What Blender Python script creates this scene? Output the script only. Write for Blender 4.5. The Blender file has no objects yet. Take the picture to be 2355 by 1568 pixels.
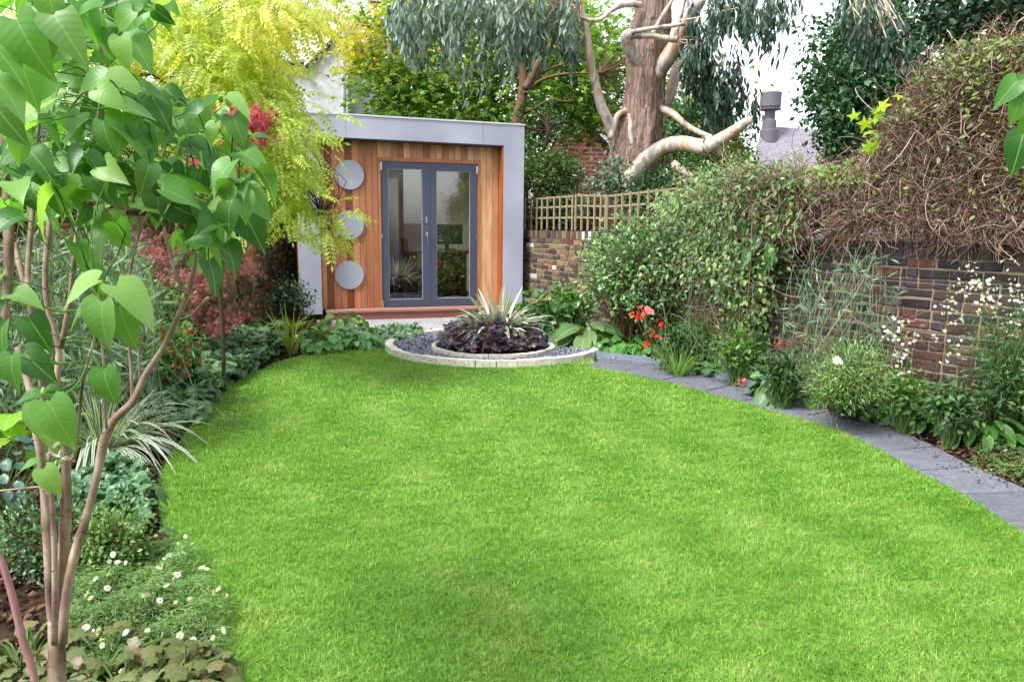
import bpy, math, random
import numpy as np
from mathutils import Vector, Matrix
rng = np.random.default_rng(11); random.seed(5)
A = np.array
SC = bpy.context.scene
COL = SC.collection
# ---------------------------------------------------------------- camera geometry
PITCH, ROLL, EYE = math.radians(8.77), .011, 1.38
def _rx(a): c, s = math.cos(a), math.sin(a); return A([[1,0,0],[0,c,-s],[0,s,c]])
def _rz(a): c, s = math.cos(a), math.sin(a); return A([[c,-s,0],[s,c,0],[0,0,1.]])
RC = _rx(math.pi/2-PITCH) @ _rz(ROLL); CC = A([0, 0, EYE])
def ray(x, y): return RC @ A([(x-1177)*.435, -(y-784)*.435, -768.])
def G(x, y, z=0.): d = ray(x, y); return CC + d*((z-EYE)/d[2])          # measured point on the ground
def K(x, y, Y): d = ray(x, y); return CC + d*(Y/d[1])                   # measured point at a distance
def rays(x, y):
    q = np.stack([(x-1177)*.435, -(y-784)*.435, np.full(len(x), -768.)], 1); return q @ RC.T
def KK(x, y, Y): d = rays(x, y); return CC + d*(Y/d[:, 1])[:, None]
cam = bpy.data.objects.new('camera', bpy.data.cameras.new('camera')); COL.objects.link(cam)
cam.data.lens = 27; cam.data.sensor_width = 36; cam.data.clip_end = 2000; cam.data.clip_start = .05
M4 = np.eye(4); M4[:3, :3] = RC; M4[:3, 3] = CC
cam.matrix_world = Matrix(M4.tolist()); SC.camera = cam
# ---------------------------------------------------------------- light
SUN_EL, SUN_AZ = math.radians(54), math.radians(-132)     # azimuth from +Y towards +X
w = bpy.data.worlds.new('World'); SC.world = w; w.use_nodes = True
nt = w.node_tree; bg = nt.nodes['Background']
sky = nt.nodes.new('ShaderNodeTexSky'); sky.sky_type = 'NISHITA'; sky.sun_disc = False
sky.sun_elevation = SUN_EL; sky.sun_rotation = SUN_AZ; sky.dust_density = 1.5; sky.air_density = 1.0; sky.ozone_density = 1
hs = nt.nodes.new('ShaderNodeHueSaturation'); hs.inputs['Saturation'].default_value = .22; hs.inputs['Value'].default_value = 1.0
nt.links.new(sky.outputs[0], hs.inputs['Color']); nt.links.new(hs.outputs[0], bg.inputs[0]); bg.inputs[1].default_value = .15
sl = bpy.data.lights.new('sun', 'SUN'); sl.energy = 2.0; sl.angle = math.radians(16); sl.color = (1, .96, .88)
so = bpy.data.objects.new('sun', sl); COL.objects.link(so)
sd = Vector((math.sin(SUN_AZ)*math.cos(SUN_EL), math.cos(SUN_AZ)*math.cos(SUN_EL), math.sin(SUN_EL)))
so.rotation_euler = sd.to_track_quat('Z', 'Y').to_euler(); so.location = (-5, 5, 12)
SC.view_settings.view_transform = 'Standard'; SC.view_settings.look = 'None'
SC.view_settings.exposure = 1.33; SC.view_settings.gamma = 1
SC.render.engine = 'CYCLES'
cy = SC.cycles; cy.max_bounces = 7; cy.diffuse_bounces = 3; cy.glossy_bounces = 3; cy.transmission_bounces = 4; cy.transparent_max_bounces = 6
cy.caustics_reflective = False; cy.caustics_refractive = False; cy.use_adaptive_sampling = True
# ---------------------------------------------------------------- materials
def hx(s, g=1.):
    v = [int(s[i:i+2], 16)/255 for i in (0, 2, 4)]
    return tuple(min(1, (c/12.92 if c < .04045 else ((c+.055)/1.055)**2.4)*g) for c in v) + (1,)
def nmat(name):
    m = bpy.data.materials.new(name); m.use_nodes = True; t = m.node_tree
    return m, t, t.nodes['Principled BSDF'], t.nodes['Material Output']
def N(t, typ, **kw):
    n = t.nodes.new(typ)
    for k, v in kw.items():
        if k in n.inputs.keys() if isinstance(k, str) else False: n.inputs[k].default_value = v
        else: setattr(n, k, v)
    return n
def ramp(t, cols, fac, pos=None):
    r = t.nodes.new('ShaderNodeValToRGB'); e = r.color_ramp.elements
    n = len(cols)
    while len(e) < n: e.new(.5)
    for i, c in enumerate(cols):
        e[i].position = pos[i] if pos else i/(n-1); e[i].color = c
    t.links.new(fac, r.inputs[0]); return r.outputs[0]
def mixc(t, a, b, fac, mode='MIX'):
    m = t.nodes.new('ShaderNodeMix'); m.data_type = 'RGBA'; m.blend_type = mode
    for v, k in ((fac, 0), (a, 6), (b, 7)):
        if isinstance(v, (float, int)): m.inputs[k].default_value = v
        elif isinstance(v, tuple): m.inputs[k].default_value = v
        else: t.links.new(v, m.inputs[k])
    return m.outputs[2]
def math_(t, op, a, b=0., clamp=False):
    m = t.nodes.new('ShaderNodeMath'); m.operation = op; m.use_clamp = clamp
    for v, k in ((a, 0), (b, 1)):
        if isinstance(v, (float, int)): m.inputs[k].default_value = v
        else: t.links.new(v, m.inputs[k])
    return m.outputs[0]
def noise(t, scale, detail=3., vec=None, stretch=None, rough=.5, dist=0.):
    n = t.nodes.new('ShaderNodeTexNoise'); n.inputs['Scale'].default_value = scale; n.inputs['Detail'].default_value = detail
    n.inputs['Roughness'].default_value = rough; n.inputs['Distortion'].default_value = dist
    if vec is None: vec = t.nodes.new('ShaderNodeTexCoord').outputs['Object']
    if stretch:
        mp = t.nodes.new('ShaderNodeMapping'); mp.inputs['Scale'].default_value = stretch; t.links.new(vec, mp.inputs[0]); vec = mp.outputs[0]
    t.links.new(vec, n.inputs['Vector']); return n.outputs[0]
def bump(t, h, bs, strength=.3, dist=.01):
    b = t.nodes.new('ShaderNodeBump'); b.inputs['Strength'].default_value = strength; b.inputs['Distance'].default_value = dist
    t.links.new(h, b.inputs['Height']); t.links.new(b.outputs[0], bs.inputs['Normal']); return b
LM = {}
def leafmat(name, cols, rough=.42, trans=.3, vein=None, edge=None, ribs=0, spec=.5, mid=None, g=1., blotch=None):
    if name in LM: return LM[name]
    m, t, bs, out = nmat(name); cols = [hx(c, g) for c in cols]
    geo = t.nodes.new('ShaderNodeNewGeometry')
    c = ramp(t, cols, geo.outputs['Random Per Island'])
    nz = noise(t, 2.3, 2.)
    c = mixc(t, c, ramp(t, [(.7,.72,.7,1), (1.2,1.17,1.12,1)], nz, [.3, .7]), .7, 'MULTIPLY')
    if blotch: c = mixc(t, c, hx(blotch, g), ramp(t, [(0,0,0,1), (1,1,1,1)], noise(t, 25., 3.), [.56, .68]))
    if vein or edge or ribs:
        uv = t.nodes.new('ShaderNodeUVMap'); sp = t.nodes.new('ShaderNodeSeparateXYZ'); t.links.new(uv.outputs[0], sp.inputs[0])
        au = math_(t, 'ABSOLUTE', math_(t, 'SUBTRACT', sp.outputs[0], .5))
        if edge: c = mixc(t, c, hx(edge, g), ramp(t, [(0,0,0,1), (1,1,1,1)], au, [.2, .27]))
        if mid: c = mixc(t, hx(mid, g), c, ramp(t, [(0,0,0,1), (1,1,1,1)], au, [.12, .2]))
        if vein: c = mixc(t, hx(vein, g), c, ramp(t, [(.35,.35,.35,1), (1,1,1,1)], au, [.008, .022]))
        if ribs:
            ph = math_(t, 'MULTIPLY', math_(t, 'SUBTRACT', sp.outputs[1], math_(t, 'MULTIPLY', au, .75)), ribs*6.283)
            s = math_(t, 'SINE', ph)
            c = mixc(t, c, mixc(t, c, (1.04,1.035,1.02,1), 1., 'MULTIPLY'), ramp(t, [(0,0,0,1), (1,1,1,1)], s, [.5, .99]))
            bump(t, s, bs, .05, .002)
    t.links.new(c, bs.inputs['Base Color']); bs.inputs['Roughness'].default_value = rough
    bs.inputs['Specular IOR Level'].default_value = spec
    if trans > 0:
        tr = t.nodes.new('ShaderNodeBsdfTranslucent'); t.links.new(mixc(t, c, (1.5,1.55,.45,1), 1., 'MULTIPLY'), tr.inputs[0])
        mx = t.nodes.new('ShaderNodeMixShader'); mx.inputs[0].default_value = trans
        t.links.new(bs.outputs[0], mx.inputs[1]); t.links.new(tr.outputs[0], mx.inputs[2]); t.links.new(mx.outputs[0], out.inputs[0])
    LM[name] = m; return m
def surf(name, cols, scale=8., rough=.8, stretch=None, bmp=.3, bd=.01, detail=6., pos=None, spec=.3, metal=0., attr=False, sc2=None, amt=1.):
    """plain surface whose colour wanders between the given ones (or round the Col attribute)"""
    m, t, bs, out = nmat(name)
    nz = noise(t, scale, detail, stretch=stretch, rough=.62)
    c = ramp(t, [hx(x) if isinstance(x, str) else x for x in cols], nz, pos)
    if attr:
        at = t.nodes.new('ShaderNodeAttribute'); at.attribute_name = 'Col'
        c = mixc(t, at.outputs[0], c, amt, 'MULTIPLY')
    if sc2: c = mixc(t, c, ramp(t, [(.65,.65,.65,1), (1.2,1.2,1.2,1)], noise(t, sc2, 3.), [.3,.7]), .7, 'MULTIPLY')
    t.links.new(c, bs.inputs['Base Color']); bs.inputs['Roughness'].default_value = rough
    bs.inputs['Specular IOR Level'].default_value = spec; bs.inputs['Metallic'].default_value = metal
    if bmp: bump(t, nz, bs, bmp, bd)
    return m
# ---------------------------------------------------------------- mesh building
def mesh(name, V, F, mat, parent=None, uv=None, smooth=False, col=None):
    V = np.asarray(V, float); F = [np.asarray(f, int) for f in F if len(f)]
    me = bpy.data.meshes.new(name); me.vertices.add(len(V)); me.vertices.foreach_set('co', V.ravel())
    lv = np.concatenate([f.ravel() for f in F]); cnt = np.concatenate([np.full(len(f), f.shape[1]) for f in F])
    me.loops.add(len(lv)); me.loops.foreach_set('vertex_index', lv)
    me.polygons.add(len(cnt)); me.polygons.foreach_set('loop_start', np.concatenate([[0], np.cumsum(cnt)[:-1]]))
    if uv is not None:
        ul = me.uv_layers.new(name='UVMap'); ul.data.foreach_set('uv', np.asarray(uv, float)[lv].ravel())
    if col is not None:
        ca = me.color_attributes.new('Col', 'FLOAT_COLOR', 'POINT')
        c4 = np.ones((len(V), 4)); c4[:, :3] = np.asarray(col)[:, :3]; ca.data.foreach_set('color', c4.ravel())
    me.polygons.foreach_set('use_smooth', np.full(len(cnt), bool(smooth)))
    me.update(calc_edges=True)
    o = bpy.data.objects.new(name, me); COL.objects.link(o)
    if mat: me.materials.append(mat)
    if parent: o.parent = parent; o.matrix_parent_inverse = parent.matrix_basis.inverted() if parent.type == 'EMPTY' else Matrix()
    return o
def tag(o, label, cat, group=None, kind=None):
    if label: o['label'] = label
    if cat: o['category'] = cat
    if group: o['group'] = group
    if kind: o['kind'] = kind
    return o
def thing(name, label, cat, loc=(0,0,0), group=None):
    o = bpy.data.objects.new(name, None); COL.objects.link(o); o.location = [float(v) for v in loc]; o.empty_display_size = .1
    bpy.context.view_layer.update() if False else None
    o.matrix_basis = Matrix.Translation([float(v) for v in loc])
    return tag(o, label, cat, group)
class B:
    def __init__(s): s.V = []; s.Q = []; s.T = []; s.C = []; s.U = []; s.n = 0
    def add(s, V, Q=(), T=(), col=(1,1,1), uv=None):
        V = np.asarray(V, float); k = len(V)
        s.V.append(V); s.C.append(np.tile(A(col, float)[:3], (k, 1)) if np.ndim(col) == 1 else np.asarray(col)[:, :3])
        s.U.append(np.zeros((k, 2)) if uv is None else uv)
        if len(Q): s.Q.append(np.asarray(Q, int)+s.n)
        if len(T): s.T.append(np.asarray(T, int)+s.n)
        s.n += k; return s
    def box(s, c, hx_, hy_, hz_, col=(1,1,1), bev=0):
        c, a, b, d = [np.asarray(v, float) for v in (c, hx_, hy_, hz_)]
        V = [c+i*a+j*b+k*d for k in (-1,1) for j in (-1,1) for i in (-1,1)]
        return s.add(V, [(0,2,3,1),(4,5,7,6),(0,1,5,4),(2,6,7,3),(0,4,6,2),(1,3,7,5)], col=col)
    def prism(s, pts, ext, col=(1,1,1)):
        """convex outline (n,3) extruded by vector ext"""
        pts = np.asarray(pts, float); n = len(pts); V = np.concatenate([pts, pts+np.asarray(ext, float)])
        Q = [(i, (i+1) % n, (i+1) % n+n, i+n) for i in range(n)]
        T = [(0, i+1, i) for i in range(1, n-1)] + [(n, n+i, n+i+1) for i in range(1, n-1)]
        return s.add(V, Q, T, col)
    def tube(s, P, R, sides=8, col=(1,1,1), cap=True, rough=0., flute=None):
        P = np.asarray(P, float); n = len(P); R = np.broadcast_to(np.asarray(R, float), (n,))
        Tn = np.gradient(P, axis=0); Tn /= np.linalg.norm(Tn, axis=1)[:, None]+1e-9
        ref = A([0.,0,1]) if abs(Tn[0][2]) < .8 else A([1.,0,0])
        u = np.cross(Tn[0], ref); u /= np.linalg.norm(u); V = []; UV = []
        an = np.arange(sides)/sides*2*math.pi; L = 0
        for i in range(n):
            u = u-Tn[i]*np.dot(u, Tn[i]); u /= np.linalg.norm(u)+1e-9; v = np.cross(Tn[i], u)
            rr = np.full(sides, R[i])
            if rough: rr = rr*(1+rough*rng.normal(size=sides))
            if flute is not None: rr = rr*flute(an, L)
            V.append(P[i]+(np.cos(an)*rr)[:, None]*u+(np.sin(an)*rr)[:, None]*v)
            UV.append(np.stack([an/6.283, np.full(sides, L)], 1))
            if i < n-1: L += np.linalg.norm(P[i+1]-P[i])
        V = np.concatenate(V); UV = np.concatenate(UV); k = np.arange(sides); Q = []
        for i in range(n-1):
            a = i*sides; Q.append(np.stack([a+k, a+(k+1) % sides, a+sides+(k+1) % sides, a+sides+k], 1))
        T = []
        if cap:
            V = np.concatenate([V, P[:1], P[-1:]]); UV = np.concatenate([UV, UV[:1], UV[-1:]]); e = n*sides
            T = [(e, (j+1) % sides, j) for j in range(sides)]+[(e+1, (n-1)*sides+j, (n-1)*sides+(j+1) % sides) for j in range(sides)]
        return s.add(V, np.concatenate(Q), T, col, UV)
    def lathe(s, c, prof, sides=24, col=(1,1,1)):
        P = [A(c)+A([0,0,z]) for r, z in prof]; n = len(P); an = np.arange(sides)/sides*6.28319; k = np.arange(sides)
        V = np.concatenate([p+np.stack([np.cos(an)*r, np.sin(an)*r, 0*an], 1) for p, (r, z) in zip(P, prof)])
        Q = np.concatenate([np.stack([i*sides+k, i*sides+(k+1) % sides, (i+1)*sides+(k+1) % sides, (i+1)*sides+k], 1) for i in range(n-1)])
        return s.add(V, Q, col=col)
    def scat(s, tpl, P, D, Nn, S, col=(1,1,1)):
        """copies of a leaf template: positions, axis directions, face normals, sizes"""
        tv, tq, tt, tu = tpl; P = np.asarray(P, float); n = len(P)
        if n == 0: return s
        D = np.asarray(D, float); D = D/(np.linalg.norm(D, axis=1)[:, None]+1e-9)
        X = np.cross(D, Nn); X /= np.linalg.norm(X, axis=1)[:, None]+1e-9; Z = np.cross(X, D)
        S = np.asarray(S, float); S = np.full(n, float(S)) if S.ndim == 0 else S; S = np.tile(S[:, None], (1, 3)) if S.ndim == 1 else S
        V = P[:, None]+tv[None, :, 0:1]*(X*S[:, 0:1])[:, None]+tv[None, :, 1:2]*(D*S[:, 1:2])[:, None]+tv[None, :, 2:3]*(Z*S[:, 2:3])[:, None]
        k = len(tv); off = (np.arange(n)*k)[:, None, None]
        if np.ndim(col) == 2: col = np.repeat(col, k, 0)
        return s.add(V.reshape(-1, 3), (tq[None]+off).reshape(-1, 4) if len(tq) else (), (tt[None]+off).reshape(-1, 3) if len(tt) else (), col, np.tile(tu, (n, 1)))
    def blades(s, P, D, L, W, droop, seg=6, fold=0., tw=None):
        """ribbons that arch: base points, start directions, lengths, widths, droop"""
        P = np.asarray(P, float); n = len(P); D = D/(np.linalg.norm(D, axis=1)[:, None]+1e-9); t = np.linspace(0, 1, seg+1)
        L, W, droop = [np.broadcast_to(np.asarray(v, float), (n,)) for v in (L, W, droop)]
        g = A([0,0,-1.])
        C = P[:, None]+D[:, None]*(L[:, None]*t)[..., None]+g*(droop[:, None]*L[:, None]*t**2.2)[..., None]
        X = np.cross(D, A([0,0,1.])); X += rng.normal(size=X.shape)*.25; X /= np.linalg.norm(X, axis=1)[:, None]+1e-9
        wv = (np.minimum(1, .55+t*2.2)*(1-t**2.5)*.98+.02)*.5
        off = X[:, None]*(W[:, None]*wv)[..., None]
        if fold: up = A([0,0,1.])*fold*(W[:, None]*wv)[..., None]
        else: up = 0
        V = np.stack([C-off+up, C, C+off+up], 2).reshape(n, -1, 3); k = 3*(seg+1)
        q = []
        for i in range(seg):
            a = 3*i; q += [(a, a+1, a+4, a+3), (a+1, a+2, a+5, a+4)]
        q = A(q); u = np.stack([np.tile([0,.5,1], seg+1), np.repeat(t, 3)], 1)
        return s.add(V.reshape(-1, 3), (q[None]+(np.arange(n)*k)[:, None, None]).reshape(-1, 4), uv=np.tile(u, (n, 1)))
    def build(s, name, mat, parent=None, smooth=False, colour=False):
        if not s.n: return None
        return mesh(name, np.concatenate(s.V), [np.concatenate(s.Q) if s.Q else [], np.concatenate(s.T) if s.T else []], mat, parent, np.concatenate(s.U), smooth, np.concatenate(s.C) if colour else None)
# ---------------------------------------------------------------- leaf templates (x across, y along, z up); unit length
def ltpl(w, nv=5, fold=.12, droop=.15, lobe=0., tip=1., wav=0.):
    t = .5-.5*np.cos(np.linspace(0, math.pi, nv)) if nv >= 7 else np.linspace(0, 1, nv); V = []; U = []
    for i, v in enumerate(t):
        wd = w(v); dz = -droop*v*v
        V += [(-wd, v-lobe*(1-v)**3, fold*wd+dz+wav*math.sin(v*9)*wd), (0, v if v > 0 else 0, dz), (wd, v-lobe*(1-v)**3, fold*wd+dz-wav*math.sin(v*9+1)*wd)]
        U += [(.5-wd, v), (.5, v), (.5+wd, v)]
    q = []
    for i in range(nv-1):
        a = 3*i; q += [(a, a+1, a+4, a+3), (a+1, a+2, a+5, a+4)]
    return A(V, float), A(q, int), np.zeros((0, 3), int), A(U, float)
def wov(r, p=.9): return lambda v: r*max(.015, math.sin(math.pi*min(1, max(0, v))**p))
def wheart(r): return lambda v: r*max(.012, (1-v)**.75*(.45+2.9*v**.8)/1.55) if v > 0 else r*.55
T_OV = ltpl(wov(.26), 4, .25, .15); T_OVF = ltpl(wov(.3), 3, .3, .15)
def wrnd(r, c=.52): return lambda v: r*max(.03, math.sqrt(max(0, 1-((v-c)/(c if v < c else 1.0001-c))**2)))
def ltr(r, c=.52, nv=9, *a, **k): return ltpl(wrnd(r, c), nv, *a, **k)
T_ROUND = ltpl(wrnd(.46, .48), 8, .3, .25, .1, wav=.12)
T_BERG = ltpl(wrnd(.39, .6), 9, .35, .35, 0, wav=.2)
def wh2(r): return lambda v: r*float(np.interp(v, [0,.05,.12,.25,.45,.65,.8,.92,1], [.5,.82,.95,1,.88,.6,.34,.12,.02]))
T_HEART = ltpl(wh2(.385), 11, .3, .42, .14, wav=.09)
T_HEART2 = ltpl(wh2(.37), 11, .5, .75, .12, wav=.1)
T_HEART3 = ltpl(wh2(.4), 11, .75, .2, .14, wav=-.14)
T_LANCE = ltpl(wov(.13, .8), 4, .15, .3)
T_NARROW = ltpl(wov(.075, .8), 3, .1, .15)
def fan(rs, cup=.15, off=.5):
    n = len(rs); an = np.linspace(-math.pi/2, 1.5*math.pi, n, endpoint=False)
    V = [(0, off, 0)]+[(r*math.cos(a), off+r*math.sin(a), -cup*r*r*2) for r, a in zip(rs, an)]
    return A(V, float), np.zeros((0, 4), int), A([(0, 1+i, 1+(i+1) % n) for i in range(n)], int), A([(.5+v[0], v[1]) for v in V], float)
T_MAPLE = fan([.12,.42,.22,.5,.2,.58,.2,.5,.22,.42], .15)
T_JMAP = fan([.05,.45,.1,.55,.1,.62,.1,.7,.1,.62,.1,.55,.1,.45], .35)
T_SCAL = fan([(.5-.06*math.cos(k_*math.pi/2*1.0))*(.45 if k_ == 0 else .8 if k_ in (1, 23) else 1) for k_ in range(24)], .28)
def comb(parts):
    V, Q, T, U, n = [], [], [], [], 0
    for v, q, t, u in parts:
        V.append(v); U.append(u)
        if len(q): Q.append(q+n)
        if len(t): T.append(t+n)
        n += len(v)
    return np.concatenate(V), (np.concatenate(Q) if Q else np.zeros((0, 4), int)), (np.concatenate(T) if T else np.zeros((0, 3), int)), np.concatenate(U)
def pinn(n, ll, lw, taper, ang=75, droop=.25, nv=3):
    base = ltpl(wov(lw/ll/2), nv, .15, .1); ps = []
    for i in range(n):
        v = .12+.86*i/(n-1); L = ll*taper(v)
        for sg in ((-1, 1) if i < n-1 else (0,)):
            a = math.radians(ang-15*v)*sg; c, s = math.cos(a), math.sin(a); t = base[0]*L
            x = t[:, 0]*c+t[:, 1]*s; y = -t[:, 0]*s+t[:, 1]*c
            ps.append((np.stack([x, y+v, t[:, 2]-droop*(y+v)**2-abs(x)*.12], 1), base[1], base[2], base[3]))
    r = (A([(-.008,0,0),(.008,0,0),(.006,.5,-droop*.25),(-.006,.5,-droop*.25),(.004,1,-droop),(-.004,1,-droop)]), A([(0,1,2,3),(3,2,4,5)]), np.zeros((0,3),int), np.full((6,2),.5))
    return comb(ps+[r])
T_ROB = pinn(8, .24, .13, lambda v: 1-.2*v, 80, .35)
T_FERN = pinn(16, .26, .075, lambda v: max(.12, 1.05-v) * min(1, v*5), 78, .45)
T_PETAL5 = fan([.15,.5]*5, -.2, 0)
T_DAISY = fan([.35,.5]*7, .1, 0)
def rdir(n, up=0., xy=1.):
    d = rng.normal(size=(n, 3))*A([xy, xy, 1]); d[:, 2] += up; return d/np.linalg.norm(d, axis=1)[:, None]
def inpoly(x, y, poly):
    poly = np.asarray(poly); c = np.zeros(len(x), bool); j = len(poly)-1
    for i in range(len(poly)):
        xi, yi = poly[i]; xj, yj = poly[j]
        c ^= ((yi > y) != (yj > y)) & (x < (xj-xi)*(y-yi)/(yj-yi+1e-12)+xi); j = i
    return c
def rpoly(poly, n):
    poly = np.asarray(poly, float); lo, hi = poly.min(0), poly.max(0); out = np.zeros((0, 2))
    while len(out) < n:
        p = rng.uniform(lo, hi, (n*2, 2)); out = np.concatenate([out, p[inpoly(p[:, 0], p[:, 1], poly)]])
    return out[:n]
def curve(pts, n=12):
    """smooth polyline through points (Catmull-Rom)"""
    P = np.asarray(pts, float)
    if len(P) < 3: return np.linspace(P[0], P[-1], n)
    Q = np.concatenate([[2*P[0]-P[1]], P, [2*P[-1]-P[-2]]]); out = []
    tt = np.linspace(0, len(P)-1, n)
    for t in tt:
        i = min(int(t), len(P)-2); f = t-i; a, b, c, d = Q[i:i+4]
        out.append(.5*((2*b)+(-a+c)*f+(2*a-5*b+4*c-d)*f*f+(-a+3*b-3*c+d)*f**3))
    return A(out)
def px_limb(b, pts, hw, Y, n=14, sides=10, dY=0., **kw):
    """a limb measured as centre points and half widths, at distance Y (drifting by dY)"""
    pts = A(pts, float); m = len(pts); Ys = np.linspace(Y, Y+dY, m)
    P = A([K(x, y, yy) for (x, y), yy in zip(pts, Ys)]); R = A(np.broadcast_to(hw, (m,)), float)/1765*Ys
    PP = curve(P, n); RR = np.interp(np.linspace(0, m-1, n), np.arange(m), R)
    b.tube(PP, RR, sides, **kw); return PP
# ================================================================ SETTING
soil = surf('soil', ['1e1610', '3a2a20', '55402f'], 14, .95, bmp=.8, bd=.03)
b = B(); b.add([(-400,-400,-.04),(400,-400,-.04),(400,400,-.04),(-400,400,-.04)], [(0,1,2,3)])
tag(b.build('ground', soil), None, None, kind='structure')
# garden beds: gently lumpy soil
n = 90; gx, gy = np.meshgrid(np.linspace(-4.3, 5, n), np.linspace(.5, 12, n)); 
gz = -.018+.014*np.sin(gx*7+np.sin(gy*5))*np.cos(gy*6)+rng.normal(size=gx.shape)*.004
k = np.arange(n-1)[:, None]*n+np.arange(n-1)[None]; k = k.ravel()
o = mesh('bed_soil', np.stack([gx, gy, gz], 2).reshape(-1, 3), [np.stack([k, k+1, k+n+1, k+n], 1)], soil, smooth=True); o['kind'] = 'structure'
# lawn outline, measured on the ground
lawn_px = [(620,2400),(560,1800),(520,1568),(478,1460),(440,1360),(400,1270),(370,1190),(362,1120),(385,1060),(425,1000),(462,950),(505,903),(565,866),(640,834),(720,813),(800,801),(905,796),(960,812),(1100,815),(1340,815),(1370,838)]
pairs = [((1350,845),(1384,826)),((1430,858),(1490,838)),((1520,877),(1600,860)),((1620,903),(1690,884)),((1700,926),(1775,910)),((1785,950),(1868,932)),((1868,973),(1965,960)),((1955,1004),(2060,990)),((2030,1041),(2150,1030)),((2105,1086),(2240,1078)),((2215,1140),(2375,1134)),((2310,1203),(2490,1198)),((2430,1280),(2640,1274)),((2580,1385),(2830,1380)),((2780,1550),(3080,1540)),((3050,1800),(3450,1790))]
lawn = [G(*p)[:2] for p in lawn_px]+[G(*p[0])[:2] for p in pairs]+[A([2.2,.9]), A([-.3,.9])]
lawn = A(lawn)
lm, t, bs, out = nmat('lawn_turf')
c = ramp(t, [hx('4a6a24'), hx('66883a'), hx('8c9a58')], noise(t, 3., 6.)); t.links.new(c, bs.inputs['Base Color']); bs.inputs['Roughness'].default_value = .9
cen = lawn.mean(0); m_ = len(lawn)
lv = np.concatenate([np.c_[lawn, np.full(m_, .004)], [[cen[0], cen[1], .006]]])
o = mesh('lawn', lv, [A([(m_, i, (i+1) % m_) for i in range(m_)])], lm); o['kind'] = 'structure'
# grass blades: real blades, thinner on the ground farther off
def grass(n, ylo, yhi, hgt, wid, poly=lawn):
    p = rng.uniform([-3.2, ylo], [3.4, yhi], (n, 2)); p = p[inpoly(p[:, 0], p[:, 1], poly)]
    return p
def lownoise(p, s, seed):
    r = np.random.default_rng(seed); v = np.zeros(len(p))
    for i in range(7):
        k = r.normal(size=2)*s*(1+.4*i); v += np.sin(p@k+r.uniform(0, 6.28))/(1+.25*i)
    return v/3
GB = B()
for cnt, y0, y1, h, wd in ((640000, 1.75, 3.6, .027, .0026), (460000, 3.6, 5.6, .026, .0038), (320000, 5.6, 9.4, .026, .006)):
    p = grass(cnt, y0, y1, h, wd); n = len(p)
    nn = .6*lownoise(p, 2.6, 3)+.55*lownoise(p, 6., 8); n2 = lownoise(p, 13., 4)
    clump = lownoise(p, 40., 6)
    D = rng.normal(size=(n, 3))*A([.55, .55, 0])+A([0, 0, 1.]); D[:, 0] += n2*.35+.3*np.sin(clump*4); D[:, 1] += .25*np.cos(clump*5)
    hh = h*(.55+.7*rng.random(n))*(1+.25*nn+.2*clump); D /= np.linalg.norm(D, axis=1)[:, None]
    an = rng.uniform(0, 6.283, n); X = np.stack([np.cos(an), np.sin(an), 0*an], 1)*(wd*(.6+.6*rng.random(n)))[:, None]*.5
    P0_ = np.c_[p, np.full(n, .002)]; mid = P0_+D*(hh*.6)[:, None]; tip = P0_+D*hh[:, None]*1.0+np.c_[D[:, :2]*hh[:, None]*.7, -hh*.12]
    V = np.stack([P0_-X, P0_+X, mid+X*.8, mid-X*.8, tip], 1).reshape(-1, 3); kk = np.arange(n)*5
    r1 = rng.random(n)
    base = A([hx('62a02c'), hx('80b63e'), hx('a0ca5e'), hx('c8d692')])[:, :3]
    f = np.clip(.42+.17*nn+.22*n2+.16*clump+.5*(r1-.5), 0, .999)*2.7; i0 = np.clip(f.astype(int), 0, 2); fr = np.clip(f-i0, 0, 1)[:, None]
    C = base[i0]*(1-fr)+base[i0+1]*fr; dry = (rng.random(n) < .03+.05*(n2 > .5)); C[dry] = A(hx('c9bd85'))[:3]
    C *= (.55+.85*rng.random(n))[:, None]
    GB.add(V, np.stack([kk, kk+1, kk+2, kk+3], 1), np.stack([kk+3, kk+2, kk+4], 1), np.repeat(C, 5, 0))
gm, t, bs, out = nmat('grass_blade'); at = t.nodes.new('ShaderNodeAttribute'); at.attribute_name = 'Col'
t.links.new(at.outputs[0], bs.inputs['Base Color']); bs.inputs['Roughness'].default_value = .38; bs.inputs['Specular IOR Level'].default_value = .55
tr = t.nodes.new('ShaderNodeBsdfTranslucent'); t.links.new(at.outputs[0], tr.inputs[0]); mx = t.nodes.new('ShaderNodeMixShader'); mx.inputs[0].default_value = .35
t.links.new(bs.outputs[0], mx.inputs[1]); t.links.new(tr.outputs[0], mx.inputs[2]); t.links.new(mx.outputs[0], out.inputs[0])
o = GB.build('grass', gm, colour=True); tag(o, 'short bright green mown grass covering the oval lawn', 'grass', kind='stuff'); del GB
# ---- path of grey slabs
slate = surf('slate_paving', ['5e6069', '727480', '82848f'], 5, .7, bmp=.25, bd=.004, attr=True, sc2=40)
b = B()
for i in range(len(pairs)-1):
    q = [G(*pairs[i][0]), G(*pairs[i][1]), G(*pairs[i+1][1]), G(*pairs[i+1][0])]; c = sum(q)/4; g = rng.uniform(.9, 1.08)
    q = [c+(v-c)*A([1,1,1])+(c-v)/np.linalg.norm(c-v)*.007 for v in q]
    q = [A([v[0], v[1], .012+rng.normal()*.0012]) for v in q]
    b.prism(q, (0,0,-.05), (g,g,g*1.01))
b.build('path', slate, colour=True)['kind'] = 'structure'
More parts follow.
